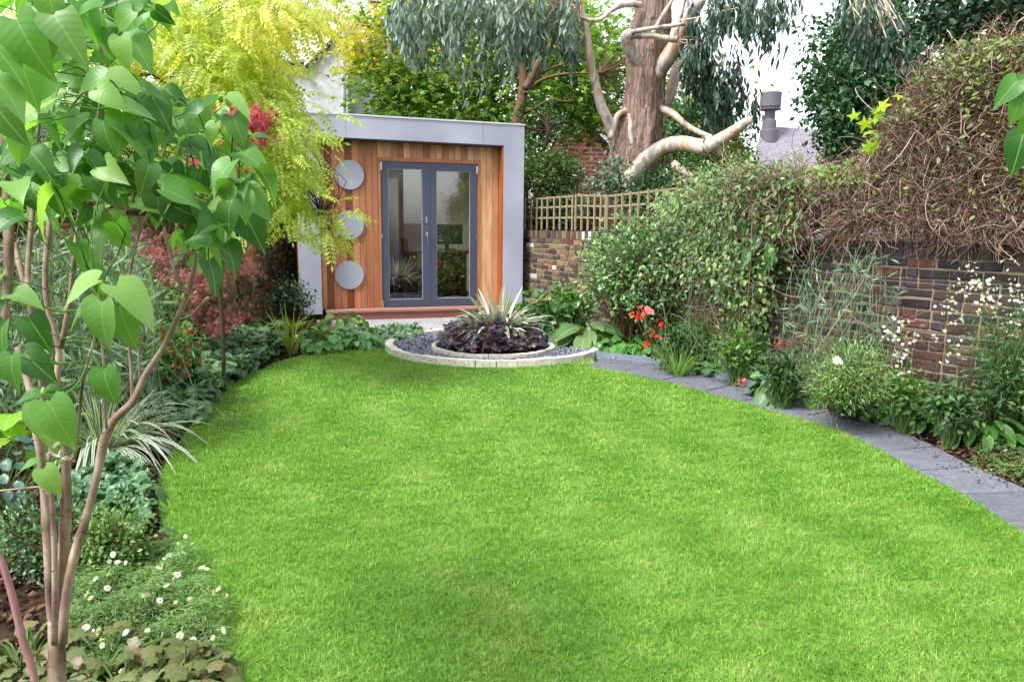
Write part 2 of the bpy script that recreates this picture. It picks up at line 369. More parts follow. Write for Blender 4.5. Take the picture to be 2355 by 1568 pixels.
# ---- studio frame of reference: t along the front, out towards the lawn
P0 = A([-1.22, 11.2, 0]); dS = A([math.cos(.3120), math.sin(.3120), 0]); nS = A([dS[1], -dS[0], 0]); Zu = A([0,0,1.])
def S(t, o=0., z=0.): return P0+dS*t+nS*o+Zu*z
def SP(x, y, o=0.):
    d = ray(x, y); q = P0+nS*o; k = np.dot(q-CC, nS)/np.dot(d, nS); h = CC+d*k; return np.dot(h-P0, dS), h[2]
def sbox(b, t0, t1, o0, o1, z0, z1, col=(1,1,1)):
    return b.box(S((t0+t1)/2, (o0+o1)/2, (z0+z1)/2), dS*(t1-t0)/2, nS*(o1-o0)/2, Zu*(z1-z0)/2, col)
pale = surf('pale_paving', ['8f8e90', 'a5a4a8', 'b6b5b9'], 4, .8, bmp=.2, bd=.004, attr=True, sc2=20)
b = B()
tt = [-1.62, -1.3, -.62, .1, .72, 1.35, 1.8]
for r_, (o0, o1) in enumerate(((.0, .85), (.85, 1.7), (1.7, 2.5))):
    for i in range(len(tt)-1):
        s_ = .22*r_; g = rng.uniform(.9, 1.05); sbox(b, tt[i]+s_*1.2+.006, tt[i+1]+s_*1.2-.006, o0+.006, o1-.006, -.05, .012, (g,g,g))
b.build('patio', pale, colour=True)['kind'] = 'structure'
# ---- metal edging along the bed side of the path
b = B(); em = surf('edging_metal', ['6f7c8c', '8996a5'], 6, .5, bmp=.1, spec=.5)
pe = [G(*p[1]) for p in pairs[:5]]; pe = [pe[0]+A([-.12,.12,0])]+pe
for a_, c_ in zip(pe[:-1], pe[1:]):
    dd = c_-a_; L = np.linalg.norm(dd); u = dd/L; b.box((a_+c_)/2+A([0,0,.03])+np.cross(u, Zu)*-.012, u*L/2, np.cross(u, Zu)*.006, Zu*.045)
tag(b.build('bed_edging', em), 'low blue grey strip edging the bed beside the start of the slab path', 'edging')
# ================================================================ STUDIO
def flat(name, hexs, rough=.5, spec=.5, b_=.05, metal=0.): return surf(name, hexs, 30, rough, bmp=b_, bd=.002, spec=spec, metal=metal)
panel = surf('grey_panel', ['a3a7bb', 'aeb2c5', 'b8bccf'], 2.2, .42, bmp=.04, bd=.002, spec=.5, sc2=.9)
anth = flat('dark_grey_paint', ['454c60', '4d556a'], .35)
steel = flat('steel', ['b8b8b8', 'd6d6d6'], .25, metal=.9)
flash = flat('flashing', ['20242c', '2c303a'], .5)
decking = surf('deck_wood', ['6e4238', '8c5a4c', '9d6d5d'], 5, .7, stretch=(1.5, 1.5, 30), bmp=.2, bd=.003)
m, t, bs, out = nmat('cedar'); at = t.nodes.new('ShaderNodeAttribute'); at.attribute_name = 'Col'
g1 = noise(t, 5., 6., stretch=(14, 14, .7), rough=.6, dist=.6); g2 = noise(t, 1.1, 3., stretch=(5, 5, .9), dist=1.)
c = mixc(t, at.outputs[0], ramp(t, [(.72,.66,.6,1), (1.0,1,1,1), (1.16,1.12,1.05,1)], g1, [.3,.5,.72]), 1., 'MULTIPLY')
c = mixc(t, c, ramp(t, [(.8,.66,.55,1), (1.05,1.03,1.0,1)], g2, [.36,.6]), .8, 'MULTIPLY')
t.links.new(c, bs.inputs['Base Color']); bs.inputs['Roughness'].default_value = .5; bs.inputs['Specular IOR Level'].default_value = .35; bump(t, g1, bs, .15, .003)
cedar = m
studio = thing('garden_studio', 'cedar clad garden studio with pale grey frame and glazed double doors', 'garden studio', S(0))
FO = .2
tl0 = SP(688, 600, FO)[0]; tl1 = SP(738, 600, FO)[0]; tr0 = SP(1157, 500, FO)[0]; tr1 = SP(1203, 500, FO)[0]
zs0 = SP(754, 315, FO)[1]; zs1 = SP(1159, 335, FO)[1]; ts0 = SP(754, 315, FO)[0]; ts1 = SP(1159, 335, FO)[0]
zt0 = SP(759, 263, FO)[1]; zt1 = SP(1202, 289, FO)[1]; a0 = SP(759, 263, FO)[0]
zsof = lambda t_: zs0+(zs1-zs0)*(t_-ts0)/(ts1-ts0); ztop = lambda t_: zt0+(zt1-zt0)*(t_-a0)/(tr1-a0)
b = B()
def slab(b, t0, t1, f0, f1, o0, o1):
    b.prism([S(t0, o1, f0(t0)), S(t1, o1, f0(t1)), S(t1, o1, f1(t1)), S(t0, o1, f1(t0))], nS*(o0-o1))
z0f = lambda t_: .1
jt = [tl1-.33+.0, SP(795, 290, FO)[0], SP(1110, 310, FO)[0], tr1]; jt[0] = tl0
fr = B()
slab(fr, tl0, tl1, z0f, zsof, -.1, FO); slab(fr, tr0, tr1, z0f, zsof, -.1, FO)
for i in range(3): slab(fr, jt[i]+(.002 if i else 0), jt[i+1]-(.002 if i < 2 else 0), zsof, ztop, -.1, FO)
frame = fr.build('frame', panel, studio)
b = B(); slab(b, tl0-.01, tr1+.012, ztop, lambda q: ztop(q)+.02, -.1, FO+.012); b.build('roof_edge', flat('light_trim', ['c9ccd4','d8dae2']), studio)
b = B(); slab(b, tl1+.001, tr0-.001, lambda q: zsof(q)-.018, lambda q: zsof(q)-.001, .0, FO-.006); b.build('drip_flashing', flash, studio)
b = B()  # unseen roof in strips; the central opening is added to brighten the interior
for q_ in ((tl0, tl0+.7, -2.6, -.102), (tr1-.7, tr1, -2.6, -.102), (tl0+.7, tr1-.7, -2.6, -2.0), (tl0+.7, tr1-.7, -.7, -.102)): slab(b, q_[0], q_[1], lambda q: ztop(q)-.16, lambda q: ztop(q)-.002, q_[2], q_[3])
b.build('roof', flash, studio)['label'] = 'flat roof with an unseen opening added to light the interior'
for q_ in (tl0, tr1-.08):
    b = B(); sbox(b, q_, q_+.08, -2.6, -.102, 0, 2.45, A(hx('a0633c'))[:3]); b.build('side_wall', cedar, studio, colour=True)
b = B(); sbox(b, tl0+.08, tr1-.08, -2.6, -2.5, 0, 2.45); 
back = b.build('back_wall', flat('inner_plaster', ['c4c0b4','d6d2c6'], .9), studio)
b = B(); sbox(b, tl0+.081, tr1-.081, -2.5, -.05, .02, .13); b.build('floor', surf('inner_floor', ['5a3d28','7b573b'], 4, .5, stretch=(2,12,2)), studio)
# cladding
pal = [hx(x, .95) for x in ('d6ae88','c4946c','a87052','e4c29c','985e44','cea07c','ba8060','deb68e')]
dl, dr = 868, 1104
tdl, ztrim = SP(dl, 364); tdr = SP(dr, 370)[0]; zd0 = .152
b = B(); x = tl1-.0; i = 0
while x < tr0+.02:
    x2 = min(x+.0925, tr0+.02)
    for e_ in (tdl, tdr):
        if x < e_-1e-6 and x2 > e_-.03: x2 = e_
    c = A(pal[rng.integers(len(pal))])*rng.uniform(.78, 1.22)
    zt_ = zsof((x+x2)/2)-.002
    if x2 <= tdl+.002 or x >= tdr-.002: sbox(b, x, x2-.004, -.02, 0, zd0, zt_, c)
    else: sbox(b, x, x2-.004, -.02, 0, ztrim, zt_, c)
    x = x2
sbox(b, tr0-.02, tr0-.0015, .002, FO-.01, zd0, zs1-.02, A(hx('a85a2c'))[:3]); sbox(b, tl1+.0015, tl1+.02, .002, FO-.01, zd0, zs0-.02, A(hx('a05a34'))[:3])
b.build('cladding', cedar, studio, colour=True)
b = B(); sbox(b, tl0+.08, tdl, -.1, -.021, .1, 2.4); sbox(b, tdr, tr1-.08, -.1, -.021, .1, 2.4); sbox(b, tdl, tdr, -.1, -.021, ztrim-.0, 2.4); b.build('wall', flash, studio)
# trim round the doors
d0, zdt = SP(874.5, 371); d1, _ = SP(1097, 378); zdb = .155
b = B(); tc = A(hx('b07a52'))[:3]
sbox(b, tdl-.0, d0-.004, -.06, .022, zd0, ztrim+.0, tc); sbox(b, d1+.004, tdr, -.06, .022, zd0, ztrim, tc); sbox(b, tdl-.0, tdr, -.06, .024, zdt+.004, ztrim+.012, tc)
b.build('door_trim', cedar, studio, colour=True)
dm = (SP(989.5, 540)[0])
gl, t, bs, out = nmat('door_glass')
bs.inputs['Base Color'].default_value = (1,1,1,1)
fz = t.nodes.new('ShaderNodeFresnel'); fz.inputs[0].default_value = 1.9
gls = t.nodes.new('ShaderNodeBsdfGlossy'); gls.inputs['Roughness'].default_value = .0; tp = t.nodes.new('ShaderNodeBsdfTransparent'); tp.inputs[0].default_value = (.8,.84,.84,1)
mx = t.nodes.new('ShaderNodeMixShader'); t.links.new(math_(t, 'ADD', fz.outputs[0], .05, True), mx.inputs[0]); t.links.new(tp.outputs[0], mx.inputs[1]); t.links.new(gls.outputs[0], mx.inputs[2]); t.links.new(mx.outputs[0], out.inputs[0])
doors = []
for (ta, tb, xg0, xg1, yg0, yg1) in ((d0, dm-.002, 891, 972.5, 387, 688), (dm+.002, d1, 1002.5, 1080, 393, 685)):
    g0, zg1 = SP(xg0, yg0); g1, zg0 = SP(xg1, yg1)
    b = B(); o0, o1 = -.05, .008
    sbox(b, ta, g0, o0, o1, zdb, zdt); sbox(b, g1, tb, o0, o1, zdb, zdt); sbox(b, g0, g1, o0, o1-.0005, zdb, zg0); sbox(b, g0, g1, o0, o1-.0005, zg1, zdt)
    dr_ = b.build('door', anth, studio); doors.append(dr_)
    if ta == d0: dr_['label'] = 'left glazed door leaf with the lever handle'
    else: dr_['label'] = 'right glazed door leaf'
    b = B(); sbox(b, g0-.003, g1+.003, -.022, -.016, zg0-.003, zg1+.003); b.build('glass_pane', gl, dr_)
    b = B(); 
    for q in ((g0, g1, zg0, zg0+.012), (g0, g1, zg1-.008, zg1), (g0, g0+.008, zg0, zg1), (g1-.008, g1, zg0, zg1)): sbox(b, q[0]+.0006, q[1]-.0006, -.016, .003, q[2]+.0006, q[3]-.0006)
    b.build('glazing_bead', flat('bead', ['8d94a6','a2a8b8']), dr_)
    for yy in (382, 543, 700):
        b = B(); th = ta+.006 if ta == d0 else tb-.006; zh = SP(876, yy+ (0 if ta == d0 else 3))[1]; hh_ = .055 if yy != 543 else .03
        sbox(b, th-.012, th+.012, .008, .02, zh-hh_, zh+hh_); b.tube([S(th, .022, zh-hh_), S(th, .022, zh+hh_)], .007, 8); b.build('hinge', steel, dr_)
th, zh = SP(980, 543)
b = B(); sbox(b, th-.014, th+.014, .008, .016, zh-.02, zh+.06); b.tube([S(th, .01, zh+.04), S(th, .055, zh+.04), S(th+.004, .06, zh+.02), S(th+.006, .058, zh-.09)], [.009,.009,.009,.008], 8)
b.build('door_handle', steel, doors[0])
_, zl = SP(980, 506); b = B(); sbox(b, th-.013, th+.013, .008, .017, zl-.045, zl+.045); b.lathe(S(th, .018, zl), [(.001,.0),(.008,.004)], 8); b.build('lock_plate', steel, doors[0])
# discs
for yy, wd in ((402.7, 'top'), (518, 'middle'), (632.5, 'bottom')):
    tc_, zc = SP(803, yy, .02); an = np.arange(48)/48*6.28319; b = B()
    b.prism([S(tc_+.199*math.cos(a), .03, zc+.199*math.sin(a)) for a in an], nS*-.028)
    b.build('disc', panel, studio)['label'] = wd+' pale grey disc on the cedar boards'
b = B(); sbox(b, tl1+.05, tr1-.05, -.04, .27, .118, .148); b.build('deck_board', surf('deck_top', ['8a6358','a27a6e','b08c80'], 8, .7, stretch=(1,1,30)), studio)
b = B(); sbox(b, tl1+.06, tr1-.06, -.03, .25, .014, .117); b.build('step_riser', decking, studio)
# ---- things inside
wood = surf('desk_wood', ['5b3218', '7c4a26'], 6, .4, stretch=(1,1,8), bmp=.1)
dk = flat('dark_plastic', ['15171c','23262c'], .4)
desk = thing('desk', 'brown wooden pedestal desk seen through the right glazed door', 'desk', S(.6,-1.6))
b = B(); sbox(b, .05, 1.3, -2.2, -1.45, .86, .9); b.build('desk_top', wood, desk)
b = B(); sbox(b, .55, .95, -2.15, -1.5, .13, .86); b.build('pedestal', wood, desk)
b = B(); sbox(b, .07, .12, -2.15, -1.5, .13, .86); b.build('side_panel', wood, desk)
for i in range(3):
    b = B(); sbox(b, .565, .935, -1.498, -1.48, .18+i*.225, .38+i*.225); d_ = b.build('drawer', wood, desk)
    b = B(); b.box(S(.75, -1.465, .28+i*.225), dS*.035, nS*.012, Zu*.012); b.build('drawer_handle', flat('brass', ['c9a860','dcc080'], .3, metal=.8), d_)
mo = thing('computer_monitor', 'dark monitor standing on the desk in the studio', 'monitor', S(.7,-1.9,.9))
b = B(); sbox(b, .45, .98, -1.93, -1.89, 1.0, 1.33); b.build('screen', dk, mo); b = B(); sbox(b, .68, .74, -1.96, -1.9, .92, 1.05); sbox(b, .58, .84, -2.0, -1.8, .901, .92); b.build('stand', dk, mo)
ch = thing('office_chair', 'dark blue office chair behind the glass between the two door leaves', 'chair', S(.1,-1.05,.13))
blue = flat('blue_cloth', ['1d2a4a','263860'], .9)
b = B(); b.tube([S(.12,-1.05,.55), S(.12,-1.05,.62)], [.24,.22], 16); b.build('seat', blue, ch)
b = B(); b.prism([S(-.12,-1.25,.75), S(-.12,-.85,.75), S(-.16,-.88,1.12), S(-.16,-1.22,1.12)], dS*-.05); b.build('backrest', blue, ch)
b = B(); b.tube([S(.12,-1.05,.2), S(.12,-1.05,.55)], .03, 8); b.tube([S(-.0,-1.05,.55), S(-.13,-1.05,.6), S(-.14,-1.05,.8)], .015, 6); b.build('column', dk, ch)
for i in range(5):
    a = i*1.2566; b = B(); b.tube([S(.12,-1.05,.2), S(.12+.28*math.cos(a), -1.05+.28*math.sin(a), .17)], [.025,.015], 6); b.build('base_leg', dk, ch)
bx_ = thing('wooden_box', 'low wooden box on the studio floor behind the left door', 'box', S(-.5,-.9,.13))
b = B()
for z_ in (.14, .22, .30): sbox(b, -.68, -.28, -1.1, -1.08, z_, z_+.07); sbox(b, -.68, -.28, -.72, -.70, z_, z_+.07)
for ti in (-.69, -.27): sbox(b, ti-.01, ti+.01, -1.12, -.68, .131, .38)
b.build('crate', wood, bx_)
cp = thing('cupboard', 'pale tall cupboard door at the back of the studio', 'cupboard', S(-.4,-2.4,.13))
b = B(); sbox(b, -.9, -.05, -2.49, -2.2, .132, 2.1); b.build('carcass', flat('cupboard_paint', ['b4b8ae','c4c8be']), cp)
b = B(); sbox(b, -.88, -.49, -2.198, -2.18, .15, 2.08); sbox(b, -.46, -.07, -2.198, -2.18, .15, 2.08); b.build('door_panel', flat('cupboard_paint2', ['bcc0b6','cccfc6']), cp)
b = B(); b.tube([S(-.43,-2.16,1.05), S(-.3,-2.16,1.05)], .008, 6); b.build('handle', steel, cp)
# ================================================================ BRICK WALLS
def brickwall(name, label, poly, top, palfn, mortar, side=1, thick=.22, broken=.0, cop=True, white=0):
    th_ = thing(name, label, 'wall', (poly[0][0], poly[0][1], 0)); poly = A(poly, float); core = B(); br = B(); co = B(); s0 = 0
    for a_, c_ in zip(poly[:-1], poly[1:]):
        dd = c_-a_; L = np.linalg.norm(dd); u = np.r_[dd/L, 0]; nn = np.cross(u, Zu)*side; a3 = np.r_[a_, 0]
        tp = top-(.11 if cop else 0)
        core.box(a3+u*L/2-nn*(thick/2+.009)+Zu*(tp/2-.05), u*L/2, nn*thick/2, Zu*(tp/2+.05))
        nc = int(tp/.075)
        for k_ in range(-1, nc):
            z = tp-.0375-k_*.075 if k_ >= 0 else None
            if z is None: continue
            x = -((k_ % 2)*.1125) - rng.uniform(0, .02); flem = k_ % 3 == 2
            while x < L:
                bl = (.1025 if (flem or rng.random() < .22) else .215); x0, x1 = max(x, 0), min(x+bl, L)
                if x1-x0 > .02:
                    c = palfn(z, s0+x); j = rng.normal(size=(8, 3))*.0032; pr = rng.uniform(-.003, .004); hh = .0295+rng.uniform(-.002, .0025)
                    o_ = a3+Zu*z; V = []
                    for (xx, zz) in ((x0, -hh), (x1, -hh), (x1, hh), (x0, hh)): V.append(o_+u*xx+Zu*zz-nn*.012)
                    ins = .005
                    for (xx, zz) in ((x0+ins, -hh+ins), (x1-ins, -hh+ins), (x1-ins, hh-ins), (x0+ins, hh-ins)): V.append(o_+u*xx+Zu*zz+nn*(.002+pr))
                    V = A(V)+j; br.add(V, [(4,5,6,7),(0,1,5,4),(1,2,6,5),(2,3,7,6),(3,0,4,7)], col=c)
                x += bl+.0105
        if cop:
            x = 0
            while x < L:
                c = palfn(top, s0+x); co.box(a3+u*(x+.0325)-nn*(thick/2+rng.uniform(-.004,.004))+Zu*(top-.054+rng.uniform(-.004,.003)), u*.0315, nn*(thick/2+.004), Zu*.053, c); x += .0755
            core.box(a3+u*L/2-nn*(thick/2+.004)+Zu*(top-.06), u*L/2, nn*(thick/2-.006), Zu*.048)
        s0 += L
    brk = surf(name+'_brick', ['d0d0d0', 'ffffff', 'e8e0d8'], 22, .9, bmp=.9, bd=.006, attr=True, detail=8, pos=[.3,.5,.75], sc2=5)
    core.build('mortar', surf(name+'_mortar', mortar, 12, .95, bmp=.6, bd=.01), th_); br.build('bricks', brk, th_, colour=True)
    if cop: co.build('coping', brk, th_, colour=True)
    return th_
def pal_r(z, s):
    r = rng.random(); dark = np.clip((z-.55)/.5, 0, 1)
    if r < .25+.7*dark: c = ['48404a','524850','403a42','584a4c','4c4246'][rng.integers(5)]
    else: c = ['6c4840','74504a','5f4442','705650','62484c','564044'][rng.integers(6)]
    return A(hx(c))[:3]*rng.uniform(.62, .98)
def pal_b(z, s):
    c = ['80705c','8f7d64','74644f','5a504c','4c464a','86725a','6a5c50','484246'][rng.integers(8)]
    if rng.random() < .035: c = 'dcdad6'
    if rng.random() < .02: c = '74443c'
    return A(hx(c))[:3]*rng.uniform(.8, 1.15)
def pal_l(z, s):
    c = ['a98e5e','b79c6c','8e7650','9b8058','6e5c48','574a40','c0a880'][rng.integers(7)]
    return A(hx(c))[:3]*rng.uniform(.8, 1.15)
WR = [(.15,11.75),(1.08,9.95)]; WR2 = [(1.08,9.95),(2.05,7.1),(2.94,5.76),(4.3,3.71),(5.8,1.4)]
brickwall('brick_wall', 'low wall of weathered yellow and black bricks behind the trellis beside the studio', WR, 1.27, pal_b, ['9c8468', 'b09a7e'], side=1)
brickwall('brick_wall', 'long dark red brick wall behind the flower bed along the slab path', WR2, 1.265, pal_r, ['7d7060', '978a76'], side=1)
WL = [(-3.15,12.4),(-3.62,10.3),(-4.1,7.0),(-4.15,2.2),(-4.15,-1)]
brickwall('brick_wall', 'yellow brick wall behind the lilac and the red maple', WL, 1.58, pal_l, ['b3a082', 'c8b898'], side=-1)
# ================================================================ RING BED
RC_ = A([-.2, 8.39]); RR_ = 1.17; IC = A([-.2, 8.05]); IR = .63
gran = surf('granite', ['bab6ae', 'e2ddd2', 'f6f2ea'], 40, .85, bmp=.5, bd=.004, attr=True, pos=[.3,.5,.65])
def setts(name, label, c, r, w_, zt, zb, step):
    b = B(); n = int(6.283*r/step)
    for i in range(n):
        a = (i+.5)/n*6.28319; g = rng.uniform(.88, 1.06); u = A([-math.sin(a), math.cos(a), 0]); v = A([math.cos(a), math.sin(a), 0]); hz = (zt-zb)/2
        V = []; 
        for dz in (-1, 1):
            for (i_, j_) in ((-1,-1),(1,-1),(1,1),(-1,1)):
                V.append(np.r_[c, zb+hz]+u*(step/2-.0012)*i_*(1 if dz < 0 else .985)+v*(r-w_/2)+v*w_/2*j_*(1 if dz < 0 else .93)+Zu*hz*dz+rng.normal(size=3)*.003)
        b.add(V, [(4,5,6,7),(0,1,5,4),(1,2,6,5),(2,3,7,6),(3,0,4,7),(3,2,1,0)], col=(g,g,g*.98))
    o = b.build(name, gran, colour=True); return tag(o, label, 'stone edging')
setts('stone_ring', 'large ring of pale granite setts round the slate gravel at the end of the lawn', RC_, RR_+.02, .09, .075, -.03, .2)
setts('stone_ring', 'small inner ring of pale stones round the dark purple leaves', IC, IR+.02, .05, .098, .0, .13)
b = B(); b.tube([np.r_[RC_, -.02], np.r_[RC_, .05]], [RR_-.08]*2, 48); b.build('gravel_bed', surf('slate_fines', ['3a3d48','5a5e6c'], 30, .9)).__setitem__('kind', 'structure')
n = 14000; a = rng.uniform(0, 6.283, n); r = np.sqrt(rng.random(n))*(RR_-.09); P = np.c_[RC_[0]+r*np.cos(a), RC_[1]+r*np.sin(a), rng.uniform(.048, .064, n)]
P = P[np.hypot(P[:, 0]-IC[0], P[:, 1]-IC[1]) > IR]
ch_ = (A([(-.5,-.3,0),(.45,-.4,.05),(.5,.3,0),(-.35,.45,.05),(0,0,.35)]), np.zeros((0,4),int), A([(0,1,4),(1,2,4),(2,3,4),(3,0,4)]), np.full((5,2),.5))
b = B(); g = rng.choice(3, len(P)); cc = A([hx('62667a'), hx('868b9e'), hx('aeb2c0')])[g][:, :3]*rng.uniform(.7, 1.2, (len(P), 1))
b.scat(ch_, P, rdir(len(P), 0, 3), rdir(len(P), 2), rng.uniform(.014, .03, len(P)), cc)
tag(b.build('slate_gravel', surf('slate_chip', ['dddddd','ffffff'], 30, .6, attr=True, bmp=0), colour=True), 'blue grey slate chippings filling the stone ring', 'gravel', kind='stuff')
# bark chips on the beds
def bedpts(poly, n): p = rpoly(poly, n); return np.c_[p, rng.uniform(-.01, .012, n)]
bedL = [tuple(G(*p)[:2]) for p in [(560,1700),(520,1568),(440,1360),(362,1120),(425,1000),(505,903),(640,834),(800,801),(900,796),(1000,758)]]+[(-2.9,10.2),(-3.5,10),(-4,7),(-4,1.5)]
bedR = [tuple(G(*p[1])[:2]) for p in pairs]+[(4.6,2.6),(2.9,5.6),(2.0,7.0),(1.0,9.9),(.5,10.6),(.6,8.9),(.95,8.3)]
b = B(); P = np.concatenate([bedpts(bedL, 9000), bedpts(bedR, 7000)]); n = len(P); cc = A([hx('2a1c14'), hx('51372a'), hx('7d5c48'), hx('9c8068')])[rng.choice(4, n, p=[.45,.3,.18,.07])][:, :3]
b.scat(ch_, P, rdir(n, 0, 3), rdir(n, 1.5), np.c_[rng.uniform(.015,.03,n), rng.uniform(.03,.07,n), rng.uniform(.015,.03,n)], cc)
tag(b.build('bark_mulch', surf('bark_chip', ['cccccc','ffffff'], 30, .9, attr=True, bmp=0), colour=True), 'dark bark chips covering the flower beds', 'mulch', kind='stuff')
# crumbs of soil and leaf litter lying on the slabs, thickest along the bed
pi_, po_ = A([G(*p[0])[:2] for p in pairs[:12]]), A([G(*p[1])[:2] for p in pairs[:12]]); n = 520; k = rng.uniform(0, 10.99, n); i = k.astype(int); f = (k-i)[:, None]; s_ = (rng.random(n)**.22)[:, None]
p = (pi_[i]*(1-f)+pi_[i+1]*f)*(1-s_)+(po_[i]*(1-f)+po_[i+1]*f)*s_; cc = A([hx('2f241c'), hx('5a4838'), hx('8a7040'), hx('3c4a24')])[rng.choice(4, n, p=[.5,.3,.08,.12])][:, :3]
b = B(); b.scat(ch_, np.c_[p, np.full(n, .014)], rdir(n, 0, 4), rdir(n, 3), rng.uniform(.004, .016, n), cc)
tag(b.build('leaf_litter', surf('litter', ['cccccc','ffffff'], 30, .9, attr=True, bmp=0), colour=True), 'dark crumbs of soil and leaf litter scattered on the grey slabs', 'litter', kind='stuff')
# ================================================================ TRELLIS
tw_ = surf('trellis_wood', ['7d7058', '978a70', 'aaa08a'], 8, .85, stretch=(2,2,10), bmp=.3, bd=.003)
def wplane(p, q, off=0.):
    p, q = A(p, float), A(q, float); d = (q-p)/np.linalg.norm(q-p); nn = A([-d[1], d[0]]); nn = nn if nn[1] < 0 or nn[0] < 0 else -nn
    return p+nn*off, d, nn
def hit(x, y, p, q, off=0.):
    """points where measured sight lines meet an upright plane through p, q pushed off towards the lawn"""
    x, y, off = np.atleast_1d(x).astype(float), np.atleast_1d(y).astype(float), np.broadcast_to(np.asarray(off, float), np.shape(np.atleast_1d(x)))
    p, q = A(p, float), A(q, float); d = (q-p)/np.linalg.norm(q-p); nn = A([-d[1], d[0]])
    if np.dot(nn, -p) < 0: nn = -nn
    R = rays(x, y); num = (p@nn)+off; k = num/(R[:, :2]@nn); return CC+R*k[:, None]
def trell(x0, x1, p, q, ytop0, ytop1, label, nsl, zb=1.28):
    th_ = thing('trellis', label, 'trellis', hit(x0, 500, p, q, -.12)[0]*A([1,1,0])+A([0,0,zb]), 'trellis panels on top of the low wall')
    a_ = hit(x0, ytop0, p, q, -.12)[0]; c_ = hit(x1, ytop1, p, q, -.12)[0]; u = (c_-a_)*A([1,1,0]); L = np.linalg.norm(u); u /= L; nn = np.cross(u, Zu)
    b = B()
    for i in range(nsl+1):
        f = i/nsl; zt = a_[2]+(c_[2]-a_[2])*f+rng.uniform(-.01,.015); o_ = a_*A([1,1,0])+u*(L*f+rng.uniform(-.02,.02))
        b.box(o_+Zu*(zb+zt)/2+nn*.0, u*.012, nn*.009, Zu*(zt-zb)/2)
    b.build('upright_slats', tw_, th_); b = B()
    for fz in (.36, .68, .965):
        za = zb+(a_[2]-zb)*fz; zc = zb+(c_[2]-zb)*fz; p_ = a_*A([1,1,0])+Zu*za; q_ = c_*A([1,1,0])+Zu*zc
        b.box((p_+q_)/2-nn*.0195, (q_-p_)/2, nn*.009, Zu*.012)
    b.build('rails', tw_, th_)
trell(1196, 1318, WR[0], WR[1], 458, 448, 'trellis panel next to the studio corner', 9)
trell(1325, 1395, WR[0], WR[1], 446, 448, 'middle trellis panel in front of the eucalyptus trunk', 5)
trell(1398, 1555, WR2[0], WR2[1], 448, 430, 'right trellis panel half covered by the green climber', 8)
# ================================================================ PLANT TOOLS
def vines(b, P, R, col=(1,1,1)):
    """P (n,k,3) paths, R (n,) or (n,k) radii: thin three-sided stems"""
    P = np.asarray(P, float); n, k = P.shape[:2]; R = np.asarray(R, float); R = np.broadcast_to(R if R.ndim == 2 else R.reshape(-1, 1), (n, k))
    d = P[:, -1]-P[:, 0]; d /= np.linalg.norm(d, axis=1)[:, None]+1e-9
    a = np.cross(d, A([.3,.9,.31])); a /= np.linalg.norm(a, axis=1)[:, None]+1e-9; c = np.cross(d, a)
    V = np.stack([P+(a*math.cos(q))[:, None]*R[..., None]+(c*math.sin(q))[:, None]*R[..., None] for q in (0, 2.094, 4.189)], 2).reshape(n, -1, 3)
    q = A([(3*i+j, 3*i+(j+1) % 3, 3*i+3+(j+1) % 3, 3*i+3+j) for i in range(k-1) for j in range(3)])
    if np.ndim(col) == 2: col = np.repeat(col, 3*k, 0)
    b.add(V.reshape(-1, 3), (q[None]+(np.arange(n)*3*k)[:, None, None]).reshape(-1, 4), col=col)
def arcs(P, Q, k=6, sag=.0, wob=.05):
    """bent paths from P to Q"""
    t = np.linspace(0, 1, k)[None, :, None]; P, Q = P[:, None], Q[:, None]; L = np.linalg.norm(Q-P, axis=2)[..., None]
    w_ = rng.normal(size=(P.shape[0], 1, 3))*wob*L; w2 = rng.normal(size=(P.shape[0], 1, 3))*wob*L*.6
    return P+(Q-P)*t+w_*np.sin(t*math.pi)+w2*np.sin(t*2*math.pi)+A([0,0,1.])*sag*L*np.sin(t*math.pi)
bark_dk = surf('dark_bark', ['2b221c', '4a3c30', '5e5142'], 9, .9, stretch=(2.5,2.5,.7), bmp=.7, bd=.02)
bark_br = surf('brown_bark', ['4a3626', '6b5440', '85705a'], 12, .85, stretch=(3,3,.6), bmp=.8, bd=.02)
stem_g = surf('green_stem', ['4e6a35', '6d8648'], 20, .6, bmp=0)
stem_b = surf('brown_stem', ['4b3529', '6d5040', '8a6c58'], 20, .7, bmp=.2)
MAPLE = leafmat('maple_leaf', ['3f6c2c', '588838', '80a848', 'a8c05c'], .45, .45)
MAPLEY = leafmat('autumn_maple_leaf', ['a0b048', 'c4bc50', 'd0ac58', 'b4c058'], .5, .45)
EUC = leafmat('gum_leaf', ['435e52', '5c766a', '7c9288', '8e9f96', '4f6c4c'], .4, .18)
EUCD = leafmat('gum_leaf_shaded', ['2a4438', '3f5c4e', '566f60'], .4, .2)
HOLLY = leafmat('holly_leaf', ['1c3f26', '2c5632', '406f42', '628f5c'], .3, .1, spec=.7)
DARKG = leafmat('dark_leaf', ['1c3a1a', '2e5226', '44702f'], .35, .15)
MIDG = leafmat('mid_leaf', ['38602a', '4f7d36', '7da050', '5c8a48'], .4, .25)
LITEG = leafmat('light_leaf', ['5a8838', '7fa84c', 'a8c468', '92b45c'], .45, .35)
